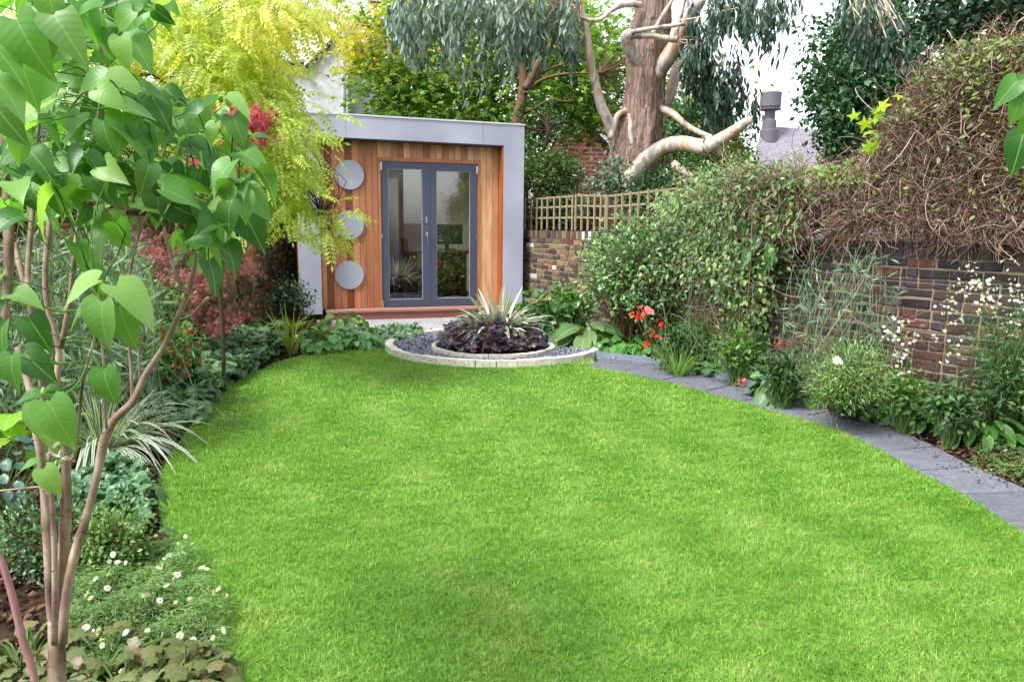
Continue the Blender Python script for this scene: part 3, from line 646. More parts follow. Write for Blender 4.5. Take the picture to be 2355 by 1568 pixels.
def cluster(cl, per=26, rad=.32, flat_=.7, hang=False):
    """leaf anchor points and spray centres inside measured ellipses (x, y, rx, ry, Y, dY, leaves)"""
    Ps, Cs = [], []
    for (x, y, rx, ry, Y, dY, n) in cl:
        m_ = max(3, n//per); a = rng.uniform(0, 6.283, m_); r = np.sqrt(rng.random(m_))
        c = KK(x+rx*r*np.cos(a), y+ry*r*np.sin(a), Y+rng.uniform(-dY, dY, m_)); Cs.append(c)
        g = rng.normal(size=(m_, per, 3))*rad*A([1, 1, flat_]); 
        if hang: g = rng.normal(size=(m_, per, 3))*rad*A([.28, .28, 1.])
        Ps.append((c[:, None]+g).reshape(-1, 3))
    return np.concatenate(Ps), np.concatenate(Cs)
def twigs(b, C, paths, r=.012, wob=.12, sag=.1, col=(1,1,1), above=0):
    Q = np.concatenate(paths); idx = np.argmin(((C[:, None]-Q[None])**2).sum(2)+above*50*np.maximum(0, C[:, None, 2]+.4-Q[None, :, 2]), 1)
    S0 = Q[idx]; L = np.linalg.norm(C-S0, axis=1); P = arcs(S0, C, 7, sag, wob)
    R = (r*(.5+np.minimum(L, 2)*.3))[:, None]*np.linspace(1, .25, 7)[None]; vines(b, P, R, col)
def limbset(L):
    ps, bs_ = [], []
    for q in L: b_ = B(); ps.append(px_limb(b_, *q)); bs_.append(('branch', b_))
    return ps, bs_
def tree(name, label, cat, base, trunk, tw, bark, crowns, group=None):
    """trunk: Bs built already as list of (child name, B); crowns: list of (child name, material, template, P, size, mode)"""
    th_ = thing(name, label, cat, base, group)
    for nm, b in trunk: b.build(nm, bark, th_, smooth=True)
    if tw: tw.build('twigs', bark, th_)
    for nm, mat, tpl, P, sz, mode in crowns:
        n = len(P); b = B()
        if mode == 'hang': D = rng.normal(size=(n, 3))*.28+A([0,0,-1.]); Nn = rdir(n)*A([1,1,.2])
        elif mode == 'flat': D = rng.normal(size=(n, 3))*A([1,1,.35])+A([0,0,-.25]); Nn = rng.normal(size=(n, 3))*.45+A([0,-.25,1.])
        else: D = rdir(n, -.1); Nn = rdir(n, .6)
        b.scat(tpl, P, D, Nn, sz*rng.uniform(.65, 1.25, n)); b.build(nm, mat, th_)
    return th_
def gbase(x, Y): p = K(x, 600, Y); return A([p[0], p[1], -.03])
# ---------------------------------------------------------------- buildings beyond the walls
def pgon(b, pts, Y, depth=.3, col=(1,1,1)): b.prism([K(x, y, Y) for x, y in pts][::-1], (0, depth, 0), col)
rend = surf('render_wall', ['a9adb0', 'bfc2c2', 'cfd0cc'], 1.2, .9, bmp=.2, sc2=6)
tile, t, bs, out = nmat('roof_tile'); br_ = t.nodes.new('ShaderNodeTexBrick'); tc_ = t.nodes.new('ShaderNodeTexCoord'); t.links.new(tc_.outputs['Object'], br_.inputs[0])
mp = t.nodes.new('ShaderNodeMapping'); mp.inputs['Rotation'].default_value = (math.pi/2, 0, 0); t.links.new(tc_.outputs['Object'], mp.inputs[0]); t.links.new(mp.outputs[0], br_.inputs[0])
br_.inputs['Color1'].default_value = hx('8d7068'); br_.inputs['Color2'].default_value = hx('6f5a54'); br_.inputs['Mortar'].default_value = hx('3c302c')
br_.inputs['Scale'].default_value = 1; br_.inputs['Brick Width'].default_value = .25; br_.inputs['Row Height'].default_value = .18; br_.inputs['Mortar Size'].default_value = .02
t.links.new(br_.outputs[0], bs.inputs[0]); bs.inputs['Roughness'].default_value = .9; bump(t, br_.outputs[1], bs, -.6, .03)
hb, t, bs, out = nmat('house_brick'); br_ = t.nodes.new('ShaderNodeTexBrick'); tc_ = t.nodes.new('ShaderNodeTexCoord')
mp = t.nodes.new('ShaderNodeMapping'); mp.inputs['Rotation'].default_value = (math.pi/2, 0, 0); t.links.new(tc_.outputs['Object'], mp.inputs[0]); t.links.new(mp.outputs[0], br_.inputs[0])
br_.inputs['Color1'].default_value = hx('7d3f36'); br_.inputs['Color2'].default_value = hx('5e2f2c'); br_.inputs['Mortar'].default_value = hx('8d6a5c')
br_.inputs['Scale'].default_value = 1; br_.inputs['Brick Width'].default_value = .36; br_.inputs['Row Height'].default_value = .13; br_.inputs['Mortar Size'].default_value = .018
t.links.new(br_.outputs[0], bs.inputs[0]); bs.inputs['Roughness'].default_value = .9
wh = thing('rendered_house', 'pale rendered house gable rising behind the left end of the studio', 'house', gbase(740, 20))
b = B(); pgon(b, [(560,160),(700,152),(787,72),(800,66),(800,520),(560,520)], 20, 5); b.build('wall', rend, wh)
b = B(); pgon(b, [(801,174),(822,181),(838,196),(846,218),(852,240),(852,520),(801,520)], 20.4, 4.6); b.build('side_wing', rend, wh)['label'] = 'lower wing with a curved parapet edge'
b = B(); v = [K(560,148,19.9), K(702,152,19.9), K(790,66,19.9), K(640,56,19.9)]
b.prism([v[0]+A([0,5.6,0]), v[1]+A([0,5.6,0]), v[2]+A([0,5.6,0]), v[3]+A([0,5.6,0])], (0,0,.1)); b.build('roof', tile, wh)
b = B(); pgon(b, [(697,155),(703,158),(790,73),(787,66),(780,70)], 19.85, .12); b.build('rake_board', flash, wh)
b = B(); b.tube([K(690,146,19.8), K(692,156,19.8), K(703,158,19.7)], .06, 8); b.tube([K(560,146,19.85), K(698,146,19.85)], .07, 8); b.build('gutter', flash, wh)
b = B(); b.tube([K(790,62,19.8), K(790,500,19.8)], .055, 10); b.build('drainpipe', flat('pipe_paint', ['a9a4b4','c0bccb']), wh)
bh = thing('brick_house', 'dark red brick gable behind the eucalyptus trunk', 'house', gbase(1320, 24))
b = B(); pgon(b, [(1236,385),(1255,358),(1325,254),(1403,328),(1403,560),(1236,560)], 24, 6); b.build('wall', hb, bh)
b = B(); v = [K(1325,250,23.8), K(1406,328,23.8), K(1480,300,30), K(1400,225,30)]; b.prism(v, (0,0,-.1)); b.build('roof', tile, bh)
b = B(); pgon(b, [(1323,250),(1323,257),(1402,333),(1408,328)], 23.7, .15); b.build('barge_board', flat('white_board', ['b9bcc4','cfd2d8']), bh)
b = B(); pgon(b, [(1325,248),(1252,360),(1257,361),(1325,257)], 23.7, .15); b.build('barge_board', flash, bh)
rh = thing('grey_roofed_house', 'house with a plain lilac grey roof beside the dark evergreen tree', 'house', gbase(1830, 26))
b = B(); v = [K(1720,420,24), K(1960,425,24), K(1900,299,26.5), K(1752,290,26.5)]; b.prism(v, (0,.1,-.15)); b.build('roof', surf('lead_roof', ['74717c','86828e','928e99'], 1.5, .7, bmp=.2, sc2=8), rh)
b = B(); pgon(b, [(1690,420),(1900,425),(1900,600),(1690,600)], 24.2, 4); b.build('wall', rend, rh)
b = B(); s_ = 26/1765
def pot(b, x, y, Y, k): 
    c = K(x, y, Y); q = Y/1765*k; b.lathe(c, [(0,45*q),(22*q,45*q),(23*q,44*q),(22.5*q,14*q),(20*q,13*q),(20*q,11*q),(24*q,10*q),(24*q,8*q),(12*q,6*q),(11*q,-12*q),(12*q,-13*q),(15*q,-16*q),(15.5*q,-34*q),(19*q,-36*q),(19*q,-80*q)], 24)
pot(b, 1770, 262, 26, 1.); b.build('chimney_cowl', flat('cowl_metal', ['5a5660','6e6a74'], .6), rh)
ch2 = thing('chimney_stack', 'dark round chimney pot half hidden behind hanging gum leaves', 'chimney', gbase(1658, 27)); b = B(); pot(b, 1658, 258, 27, 1.1); b.tube([K(1658,330,27), gbase(1658,27)], .55, 4); b.build('pot', flat('pot_clay', ['54505c','6a6470'], .8), ch2)
# ---------------------------------------------------------------- eucalyptus
m, t, bs, out = nmat('gum_bark')
uvn = t.nodes.new('ShaderNodeTexCoord').outputs['Object']
fib = noise(t, 7., 8., uvn, (5,5,.55), .65, .8); big = noise(t, 1.1, 4., uvn, (1,1,.5), .5, .4)
c = ramp(t, [hx('6a5248'), hx('a4867a'), hx('c4a898'), hx('d8c6b8')], fib, [.36,.45,.56,.7])
c = mixc(t, c, hx('a8988f'), ramp(t, [(0,0,0,1),(1,1,1,1)], big, [.56,.62])); c = mixc(t, c, hx('9a9a52'), ramp(t, [(0,0,0,1),(.6,.6,.6,1)], noise(t, 1.7, 5.), [.6,.7]))
t.links.new(c, bs.inputs['Base Color']); bs.inputs['Roughness'].default_value = .85; bump(t, fib, bs, 1., .12); gumb = m
m, t, bs, out = nmat('gum_smooth_bark'); n1 = noise(t, 4.5, 3., None, (1,1,.5), .5, .3)
c = ramp(t, [hx('8a8486'), hx('b3aaa4'), hx('d6cab8'), hx('c0a284'), hx('a9988c')], n1, [.38,.44,.5,.58,.66]); m.node_tree.nodes['Color Ramp'].color_ramp.interpolation = 'CONSTANT' if False else 'LINEAR'
c = mixc(t, c, hx('9c7a62'), ramp(t, [(0,0,0,1),(.6,.6,.6,1)], noise(t, 9., 5., None, (1,1,.3)), [.6,.68])); t.links.new(c, bs.inputs['Base Color']); bs.inputs['Roughness'].default_value = .6; bump(t, n1, bs, .4, .02); gums = m
euc = thing('eucalyptus_tree', 'big pollarded eucalyptus with peeling brown and grey bark behind the trellis', 'tree', gbase(1450, 13))
fl = lambda an, L: 1+.07*np.sin(an*3+L*.7)+.06*np.sin(an*7+L*1.6)+.05*np.sin(an*13-L*2.3+np.sin(L*4))+.035*np.sin(an*21+L*5)+.02*rng.normal(size=len(an))
b = B(); tp_ = px_limb(b, [(1502,-60),(1502,0),(1500,45),(1492,70),(1492,95),(1489,122),(1487,160),(1485,205),(1480,245),(1472,290),(1466,325),(1457,365),(1448,405),(1440,440),(1440,520),(1442,640)], [34,36,38,40,41,44,42,41,45,48,50,54,59,58,62,68], 13, 90, 64, flute=fl)
b.build('trunk', gumb, euc, smooth=True)
limbs = [([(1424,350),(1410,310),(1399,281),(1381,240),(1369,195),(1360,150),(1352,105),(1346,60),(1337,24),(1325,-30)], [20,15,13,12,10,8.5,8,7,6.5,6], 13.1, -.6),
 ([(1500,175),(1522,152),(1546,118),(1567,78),(1588,39),(1610,0),(1632,-50)], [22,20,19,16,13,12,11], 12.9, -.5),
 ([(1508,300),(1520,268),(1537,228),(1550,180),(1556,135),(1556,100)], [13,12,13,12,10,9], 13.4, .6),
 ([(1430,430),(1456,402),(1483,369),(1522,341),(1564,331),(1603,336),(1624,338),(1654,322),(1690,299),(1727,274)], [18,20,19,17,17,16,17,15,13,10], 12.7, -1.2),
 ([(1515,248),(1526,252),(1549,264),(1573,285),(1603,303),(1636,316),(1665,318)], [9,8,8,7,7,6,4], 12.9, -.6),
 ([(1468,140),(1455,126),(1443,104),(1440,86),(1452,76)], [15,13,13,13,10], 12.5, -.3),
 ([(1452,74),(1480,69),(1520,63),(1574,56)], [5,5,4.5,4], 12.2, .1),
 ([(1456,80),(1475,82),(1500,83),(1528,89),(1556,92)], [9,8,7,8,7], 12.25, .1),
 ([(1554,93),(1556,72),(1563,40),(1574,0),(1580,-30)], [6,5,5,4,4], 12.35, .1),
 ([(1473,12),(1450,10),(1430,13),(1402,27),(1380,45),(1354,47),(1335,40)], [7,7,6,5.5,5,5,3], 12.7, -.4),
 ([(1440,255),(1428,260),(1417,271),(1410,296),(1402,320)], [8,7,7,7,6], 12.9, -.1),
 ([(1446,262),(1449,280),(1450,305),(1452,334)], [4,6,6.5,5], 12.35, .0),
 ([(1500,78),(1520,40),(1540,10),(1552,-10)], [5,4.5,4,4], 12.6, .0)]
LP_ = [tp_]
for pts, hw, Y, dY in limbs:
    b = B(); LP_.append(px_limb(b, pts, hw, Y, 24, 14, dY, flute=lambda an, L: 1+.06*np.sin(an*2+L*3)+.04*np.sin(L*9+an))); b.build('limb', gums, euc, smooth=True)
b = B(); px_limb(b, [(1615,322),(1640,345),(1656,358)], [16,12,8], 12.0, 8, 12); b.build('limb_stub', gums, euc, smooth=True)
b = B()
for i in range(16):
    a = i/16*6.283; c = K(1615, 338, 11.95); p0 = c+A([.02*math.cos(a*8), .135*math.cos(a), .15*math.sin(a)]); p1 = c+A([.02*math.cos(a*8+3), .135*math.cos(a+.3), .15*math.sin(a+.3)]); b.tube([p0, p1], .012, 5)
for i in range(5): b.tube([c+A([.0,-.13,-.1-.05*i]), c+A([.01,-.13,-.14-.05*i])], .012, 5)
tag(b.build('chain', flat('rusty_steel', ['4a4644','6b6560'], .5, metal=.6)), 'dark chain looped round the thick cut limb of the eucalyptus', 'chain')
zA = [(950,40,65,45,12.6,1.,900),(1060,35,80,45,12.8,1.,1100),(1180,35,80,45,12.6,1.,1100),(1285,35,50,40,12.6,1.,700),(955,95,35,22,12.6,.6,260),(1150,100,60,28,12.8,.8,500),(1230,95,35,25,12.7,.8,220),(1035,105,35,18,12.8,.6,180),(1085,170,30,20,13.2,.4,90),(1310,110,30,30,12.8,.4,200)]
zA = [q[:6]+(int(q[6]*.68),) for q in zA]; PA, CA = cluster(zA, 20, .17, hang=True)
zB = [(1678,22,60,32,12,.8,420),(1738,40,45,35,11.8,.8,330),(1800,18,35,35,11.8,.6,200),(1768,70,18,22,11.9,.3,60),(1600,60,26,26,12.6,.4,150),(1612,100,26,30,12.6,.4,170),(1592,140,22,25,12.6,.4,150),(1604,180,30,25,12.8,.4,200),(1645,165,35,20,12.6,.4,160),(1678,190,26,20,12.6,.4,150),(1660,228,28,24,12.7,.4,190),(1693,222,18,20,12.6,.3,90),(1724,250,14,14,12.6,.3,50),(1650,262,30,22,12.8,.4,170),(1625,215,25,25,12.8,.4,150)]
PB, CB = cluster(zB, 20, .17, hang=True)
zC = [(2010,60,60,55,12,.6,800),(2065,110,45,30,12,.5,400),(1990,110,40,20,12,.5,250),(1950,20,40,40,12,.5,250)]
zC = [q[:6]+(int(q[6]*.55),) for q in zC]; PC, CCc = cluster(zC, 24, .17, hang=True)
tw = B(); CX = np.concatenate([CA, CB]); twigs(tw, CX, LP_, .009, .1, .25, above=1)
mid_ = K(1900, -220, 12.6); tw2 = arcs(np.tile(K(1640,-60,12.6), (1,1)), mid_[None], 8, .05, .02); vines(tw, tw2, .05); vines(tw, arcs(np.tile(mid_, (len(CCc), 1)), CCc, 7, .05, .05), .012)
tw.build('twigs', gums, euc)
def hang(name, P, mat, sz):
    n = len(P); b = B(); b.scat(T_LANCE, P, rng.normal(size=(n, 3))*.22+A([0,0,-1.]), rng.normal(size=(n, 3))*A([1,1,.2]), np.c_[sz*1.15*np.ones(n), sz*rng.uniform(.7,1.3,n), sz*np.ones(n)]); return b.build(name, mat, euc)
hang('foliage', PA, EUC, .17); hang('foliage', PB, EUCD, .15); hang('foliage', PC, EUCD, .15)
cb = thing('cut_branch', 'pale cut branch leaning behind the green climber below the chained limb', 'branch', gbase(1620, 11.6)); b = B(); px_limb(b, [(1545,376),(1572,398),(1600,421),(1680,490)], [9.5,10,10.5,11], 11.6, 8, 14); b.build('wood', gums, cb, smooth=True)
# ---------------------------------------------------------------- trees behind the studio
b = B(); t1 = px_limb(b, [(1188,600),(1190,400),(1190,282),(1198,238),(1204,203),(1201,168),(1191,140),(1188,100),(1182,40),(1175,-60)], [15,14,13,11.5,11,9.5,8.5,8,7,5], 15.9, 30, 12)
br1, bbl = limbset([([(1206,205),(1215,193),(1231,157),(1252,124),(1275,88),(1300,20)], [9,9,8,6,5,4], 15.8), ([(1206,215),(1222,200),(1251,182),(1299,171),(1380,168)], [4,4,3.5,3,2], 15.8), ([(1210,198),(1240,170),(1290,150),(1330,140)], [4,4,3,2], 15.9), ([(1192,262),(1225,252),(1262,232),(1310,235)], [4,3.5,2.5,2], 15.9), ([(1195,190),(1180,160),(1160,110),(1130,40)], [4,4,3,2], 18), ([(1190,255),(1160,225),(1120,220)], [3,2.5,2], 18)])
cl = [(1180,40,90,60,18,1.6,500),(1290,60,90,60,18,1.6,900),(1380,60,60,70,18.6,1.5,700),(1400,150,55,60,18.6,1.5,900),(1300,160,80,50,18,1.5,1000),(1310,230,90,40,18,1.5,1100),(1230,110,60,50,18.8,1.5,500),(1240,250,50,40,18,1.,450),(1390,250,50,50,18.5,1.,600),(1130,120,60,60,18.6,1.4,500),(1290,290,50,18,17.5,.8,250),(1590,200,40,80,19,.8,500)]
P, C = cluster(cl, 22, .45, .5); tw = B(); twigs(tw, C, [t1]+br1, .013, .1, .05)
tree('maple_tree', 'broad green maple with a straight grey brown trunk behind the right half of the studio', 'tree', gbase(1188, 18), [('trunk', b)]+bbl, tw, bark_br, [('foliage', MAPLE, T_MAPLE, P, .2, 'flat')], 'maple trees behind the studio')
b = B(); t1 = px_limb(b, [(990,620),(985,400),(978,240),(974,170),(958,130),(962,60),(950,-40)], [10,10,9,8,7,6,5], 17, 20, 10)
br1, bbl = limbset([([(974,180),(990,120),(985,60),(1000,-20)], [6,5,4,3], 17), ([(976,200),(935,160),(900,150),(860,148)], [4,4,3,2], 17), ([(978,240),(940,215),(905,222)], [4,3,2], 17), ([(965,110),(930,50),(880,10),(850,5)], [4,4,3,3], 16.8), ([(950,70),(900,62),(810,60)], [3,3,2], 16.8)])
cl = [(905,190,40,40,17,1.2,500),(930,160,80,50,17,1.2,1000),(920,240,40,35,17,1.,450),(960,240,70,40,17,1.2,900),(1030,180,60,50,17.4,1.2,700),(1050,250,50,30,17.4,1.,400),(870,60,60,50,17,1.2,350),(950,60,70,60,17.6,1.2,500),(1060,80,60,60,18,1.2,500)]
P, C = cluster(cl, 22, .42, .5); tw = B(); twigs(tw, C, [t1]+br1, .013, .1, .05)
P2, C2 = cluster([(850,110,50,40,16.6,.8,420),(840,140,38,28,16.6,.8,300),(880,40,60,40,16.8,.8,300),(915,115,40,30,16.4,.6,160),(885,160,25,20,16.5,.6,100),(1000,150,60,40,16.8,.6,140)], 18, .32, .5)
tree('maple_tree', 'maple with yellow and orange autumn leaves on its left side above the studio roof', 'tree', gbase(985, 17), [('trunk', b)]+bbl, tw, bark_br, [('foliage', MAPLE, T_MAPLE, P, .19, 'flat'), ('autumn_foliage', MAPLEY, T_MAPLE, P2, .19, 'flat')], 'maple trees behind the studio')
b = B(); t1 = px_limb(b, [(1040,600),(1036,300),(1033,246),(1030,180),(1040,100),(1035,20)], [7,7,6.5,6,5,4], 20, 16, 8); px_limb(b, [(1100,600),(1097,330),(1094,238),(1089,150),(1085,60)], [9,9,8,7,5], 20.5, 16, 8)
t2 = px_limb(b, [(1120,600),(1122,320),(1134,224),(1142,157),(1150,90)], [7,7,6,5,4], 19.5, 16, 8); 
P, C = cluster([(1090,200,80,60,20,1.,900),(1040,120,70,60,20.5,1.,500),(1160,180,60,60,20,1.,600),(1100,265,90,25,19.6,1.,500)], 22, .45, .5); tw = B(); twigs(tw, C, [t1, t2], .02, .1, .05)
tree('multi_stem_tree', 'slim dark stems of a leafy tree between the two maples', 'tree', gbase(1095, 20), [('stems', b)], tw, bark_dk, [('foliage', leafmat('thicket_leaf', ['2a4f1e', '497026', '86a03a'], .4, .4), T_MAPLE, P, .18, 'flat')])
b = B(); t1 = px_limb(b, [(1215,620),(1205,420),(1222,370),(1250,345),(1262,300)], [10,9,7,5,4], 14.5, 16, 8)
P, C = cluster([(1225,330,25,60,15,.8,350),(1250,280,35,40,15.4,.8,350),(1215,410,22,50,14.6,.6,300)], 22, .25, .7); tw = B(); twigs(tw, C, [t1], .02, .1, .05)
tree('young_tree', 'leaning young tree with small dark leaves right of the studio corner', 'tree', gbase(1215, 14.5), [('trunk', b)], tw, bark_dk, [('foliage', DARKG, T_OVF, P, .11, '')])
def bush(name, label, cat, px, Y, rx, ry, n, tpl, size, mat, stemmat=None, group=None, z0=None, dy=None, ns=14, pw=.4, up=.5, extra=None, sub=0, base=None, mode=0):
    """leafy shrub: measured centre and half sizes (photo units), at distance Y"""
    c = K(px[0], px[1], Y); a = rx/1765*Y; h = ry/1765*Y; dd = dy or a*.8; bs_ = A([c[0], c[1], -.02]) if base is None else A(base)
    th_ = thing(name, label, cat, bs_, group)
    if sub:
        m_ = max(6, n//sub); u = rdir(m_); r = rng.random(m_)**pw*rng.uniform(.8, 1.08, m_); cs = c+u*A([a, dd, h])*r[:, None]
        P = (cs[:, None]+rng.normal(size=(m_, sub, 3))*size*1.1).reshape(-1, 3); u = np.repeat(u, sub, 0)
    else:
        u = rdir(n); r = rng.random(n)**pw*(1+.12*np.sin(u[:, 0]*7+u[:, 2]*9)); P = c+u*A([a, dd, h])*r[:, None]; cs = P[rng.integers(n, size=ns*4)]
    ok = P[:, 2] > .0; P = P[ok]; u = u[ok]; n = len(P); b = B()
    D = u+rng.normal(size=(n, 3))*.6+A([0,0,.1-.3*mode]); Nn = u*.5+rng.normal(size=(n, 3))*.45+A([0,-.1,up+.3])
    b.scat(tpl, P, D, Nn, size*rng.uniform(.65, 1.25, n)); b.build('leaves', mat, th_)
    b = B(); S0 = bs_+rng.normal(size=(len(cs), 3))*A([a*.12, dd*.12, 0]); vines(b, arcs(S0, cs, 7, 0, .07), np.linspace(1, .3, 7)[None]*(.004+.004*h)*np.ones((len(cs), 1))); b.build('stems', stemmat or stem_b, th_)
    if extra: extra(th_, c, a, dd, h, P)
    return th_
# shrubs and hedging beyond the low wall
bush('evergreen_shrub', 'loose green privet shrub filling the corner between studio and eucalyptus', 'shrub', (1270,400), 13, 75, 50, 5200, T_OVF, .06, leafmat('privet_leaf', ['3c5c2a','5a7c3c','7f9c58'], .35, .2), sub=14, pw=.5)
bush('evergreen_shrub', 'dark leafy shrub behind the left trellis panels', 'shrub', (1300,500), 12.4, 110, 50, 4200, T_OVF, .07, DARKG, sub=14, pw=.6)
bush('blue_green_shrub', 'blue green leafy spray growing in front of the eucalyptus base', 'shrub', (1400,415), 11.7, 40, 45, 700, T_OV, .08, leafmat('blue_leaf', ['4a6a52','64826a','83a08a'], .4, .25), sub=10)
bush('evergreen_shrub', 'dark shrub behind the right trellis panel at the foot of the eucalyptus', 'shrub', (1530,460), 11.6, 110, 65, 4200, T_OVF, .07, DARKG, sub=14, pw=.6)
bush('bushy_tree', 'rounded green bush below the hanging gum leaves right of the trunk', 'tree', (1600,300), 16, 70, 75, 5200, T_OVF, .09, leafmat('bush_leaf', ['2f5430','477046','6a9058'], .4, .2), sub=16, pw=.5)
bush('yellowing_bush', 'bush with yellowing leaves in front of the lilac grey roof', 'shrub', (1690,350), 13, 36, 55, 900, T_OVF, .075, leafmat('yellowing_leaf', ['4f7038','7f8f40','b8a04a','688a48'], .45, .3), sub=12, pw=.6)
bush('evergreen_shrub', 'green shrub behind the wall between the chained limb and the dark evergreen', 'shrub', (1640,390), 12.4, 110, 40, 3600, T_OVF, .07, MIDG, sub=14, pw=.6)
# dark evergreen with its uneven outline
hl = [(1985,20,75,40,16,1.,1500),(1965,90,95,45,16,1.2,2400),(1955,160,105,45,16,1.2,3000),(1950,230,108,45,16,1.2,3200),(1945,300,100,45,16,1.2,3000),(1950,360,85,40,16,1.1,2200),(2060,120,60,80,16.5,1.,1800),(2060,240,60,60,16.5,1.,1200),(1960,430,80,60,16,1,1200),(1850,180,25,20,15.6,.4,160),(1858,90,22,18,15.6,.4,130),(1842,250,16,16,15.6,.4,100)]
hl = [(q[0]+24, q[1], max(14, q[2]-26))+q[3:6]+(int(q[6]*1.35),) for q in hl]; P, C = cluster(hl, 24, .2, 1.); b = B(); t1 = px_limb(b, [(1960,640),(1958,400),(1965,200),(1985,0),(1990,-60)], [16,14,11,6,4], 16.2, 20, 10); tw = B(); twigs(tw, C, [t1], .012, .08, .05)
tree('evergreen_tree', 'tall dense dark evergreen tree beside the white sky', 'tree', gbase(1960, 16.2), [('trunk', b)], tw, bark_dk, [('foliage', HOLLY, T_OVF, P, .125, '')])
P, C = cluster([(2260,30,130,60,9.5,1.,2600),(2330,90,60,50,9.5,.8,1200),(2180,60,50,40,9.8,.6,700),(2380,0,80,100,9.5,.8,1600)], 24, .16, .8); b = B(); t1 = px_limb(b, [(2450,760),(2440,400),(2400,150),(2340,60)], [20,18,12,6], 10, 16, 10); tw = B(); twigs(tw, C, [t1], .012, .08, .05)
tree('ivy_clad_tree', 'very dark broad leaved tree in the top right corner above the tangled vines', 'tree', gbase(2450, 10), [('trunk', b)], tw, bark_dk, [('foliage', leafmat('ivy_tree_leaf', ['142a18','1f3d22','31583a'], .3, .08), T_OV, P, .1, '')])
# far belt of trees that closes the view low down between the nearer things
for x0, Y, lab in ((900,30,'distant hedge like tree seen through gaps behind the left maple'),(1120,31,'distant tree low behind the middle of the studio roof'),(1560,32,'distant tree behind the hanging gum leaves'),(700,30,'distant tree behind the rendered house'),(400,28,'distant tree behind the yellow robinia'),(100,26,'distant tree behind the lilac leaves')):
    bush('distant_tree', lab, 'tree', (x0, 330), Y, 150, 95, 3200, T_OVF, .3, MAPLE if x0 < 1200 else DARKG, sub=16, pw=.6, group='trees far beyond the garden')
# ---------------------------------------------------------------- robinia
ROB = leafmat('robinia_leaflet', ['94ac48', 'acc054', 'c4d268', 'd4de80', '9cb04c'], .5, .5)
ROBY = leafmat('robinia_yellow_leaflet', ['dcdc7c', 'e8e490', 'e0cc70', 'd0d468'], .5, .5)
rob = thing('robinia_tree', 'golden leaved robinia overhanging the left side of the studio', 'tree', gbase(556, 9.6))
b = B(); rt = px_limb(b, [(560,745),(556,700),(553,640),(552,580),(548,500),(540,430),(520,370),(470,300),(440,250),(425,190),(412,130),(404,70),(398,0),(392,-80)], [13,11.5,11,10.5,10,10,11,13,13,12,11,10,9,8], 9.6, 40, 12, -2.6)
b.build('trunk', bark_br, rob, smooth=True); 
rb, bbl = limbset([([(470,300),(430,270),(395,225),(380,190)], [10,10,9,7], 7.6, 12, 8, -.8), ([(440,250),(500,180),(570,115),(640,70),(700,20)], [7,6,5,4,3], 7.2, 14, 8, -.6), ([(520,370),(560,300),(600,250),(640,240),(665,280)], [6,5,4,3,2], 7.9, 14, 8, -1.), ([(545,450),(570,400),(610,385),(650,400),(685,450),(740,495)], [5,4,3.5,2.5,1.5,1], 8.2, 14, 8, -1.6), ([(415,130),(470,60),(540,0),(600,-40)], [6,5,4,3], 7, 12, 8, -.5), ([(410,110),(330,60),(240,60),(150,40)], [6,5,4,3], 7, 12, 8, -.4), ([(404,70),(450,0),(500,-50)], [5,4,3], 7, 8, 8), ([(425,190),(350,170),(280,190),(210,220)], [5,4,3,2], 7.1, 10, 8, -.4), ([(600,250),(640,180),(680,130)], [3,3,2], 7.2, 8, 6)])
for nm_, b_ in bbl: b_.build(nm_, bark_dk, rob, smooth=True)
cl = [(430,50,110,60,6.6,.8,170),(560,40,90,55,6.6,.8,150),(680,40,80,50,6.4,.7,130),(770,40,50,45,6.2,.5,90),(500,120,100,55,6.6,.8,150),(620,120,90,50,6.5,.7,140),(560,200,90,50,6.5,.7,130),(650,190,70,45,6.4,.6,110),(620,270,80,50,6.4,.6,130),(690,260,50,45,6.3,.5,80),(655,340,80,45,6.2,.5,120),(720,330,35,35,6.1,.4,50),(690,400,60,40,6.1,.4,100),(735,400,25,40,6.0,.3,40),(620,400,50,40,6.4,.4,60),(700,460,50,25,6.1,.3,50),(730,500,35,18,5.9,.3,28),(775,515,35,12,5.8,.15,16),(330,60,90,70,6.6,.7,120),(230,80,90,70,6.6,.7,100),(120,60,100,60,6.6,.7,90),(300,170,90,60,6.6,.6,110),(420,160,80,60,6.8,.6,90),(200,190,80,50,6.6,.5,70),(540,320,70,50,6.8,.5,70),(480,260,60,50,7.,.5,60),(450,380,70,40,7,.5,40),(760,345,22,10,5.9,.1,7),(745,290,22,30,6,.2,18),(590,460,25,25,6.4,.3,14),(640,500,18,16,6.3,.2,6)]
cl = [(x-(75 if x > 600 else 45 if x > 500 else 0)+(45 if y > 490 else 0), y-15, rx*(.8 if x > 600 else 1), ry*.85, Y, dY, int(k*.85)) for x, y, rx, ry, Y, dY, k in cl]
P, C = cluster(cl, 6, .13, .7); n = len(P); tw = B(); twigs(tw, C, [rt]+rb, .006, .12, .1); tw.build('twigs', bark_dk, rob)
Cc = np.repeat(C, 6, 0)[:n]; D = (P-Cc); D /= np.linalg.norm(D, axis=1)[:, None]+1e-9; D = D*.8+rng.normal(size=(n, 3))*.35+A([.25,-.1,-.55]); Nn = rng.normal(size=(n, 3))*.4+A([0,-.55,.8])
yl = (rng.random(n) < np.clip((P[:, 0]+3.)/2.5, .12, .8)) & (P[:, 2] > 2.6)
b = B(); b.scat(T_ROB, P[~yl], D[~yl], Nn[~yl], rng.uniform(.15, .24, (~yl).sum())); b.build('foliage', ROB, rob)
b = B(); b.scat(T_ROB, P[yl], D[yl], Nn[yl], rng.uniform(.17, .26, yl.sum())); b.build('yellow_foliage', ROBY, rob)
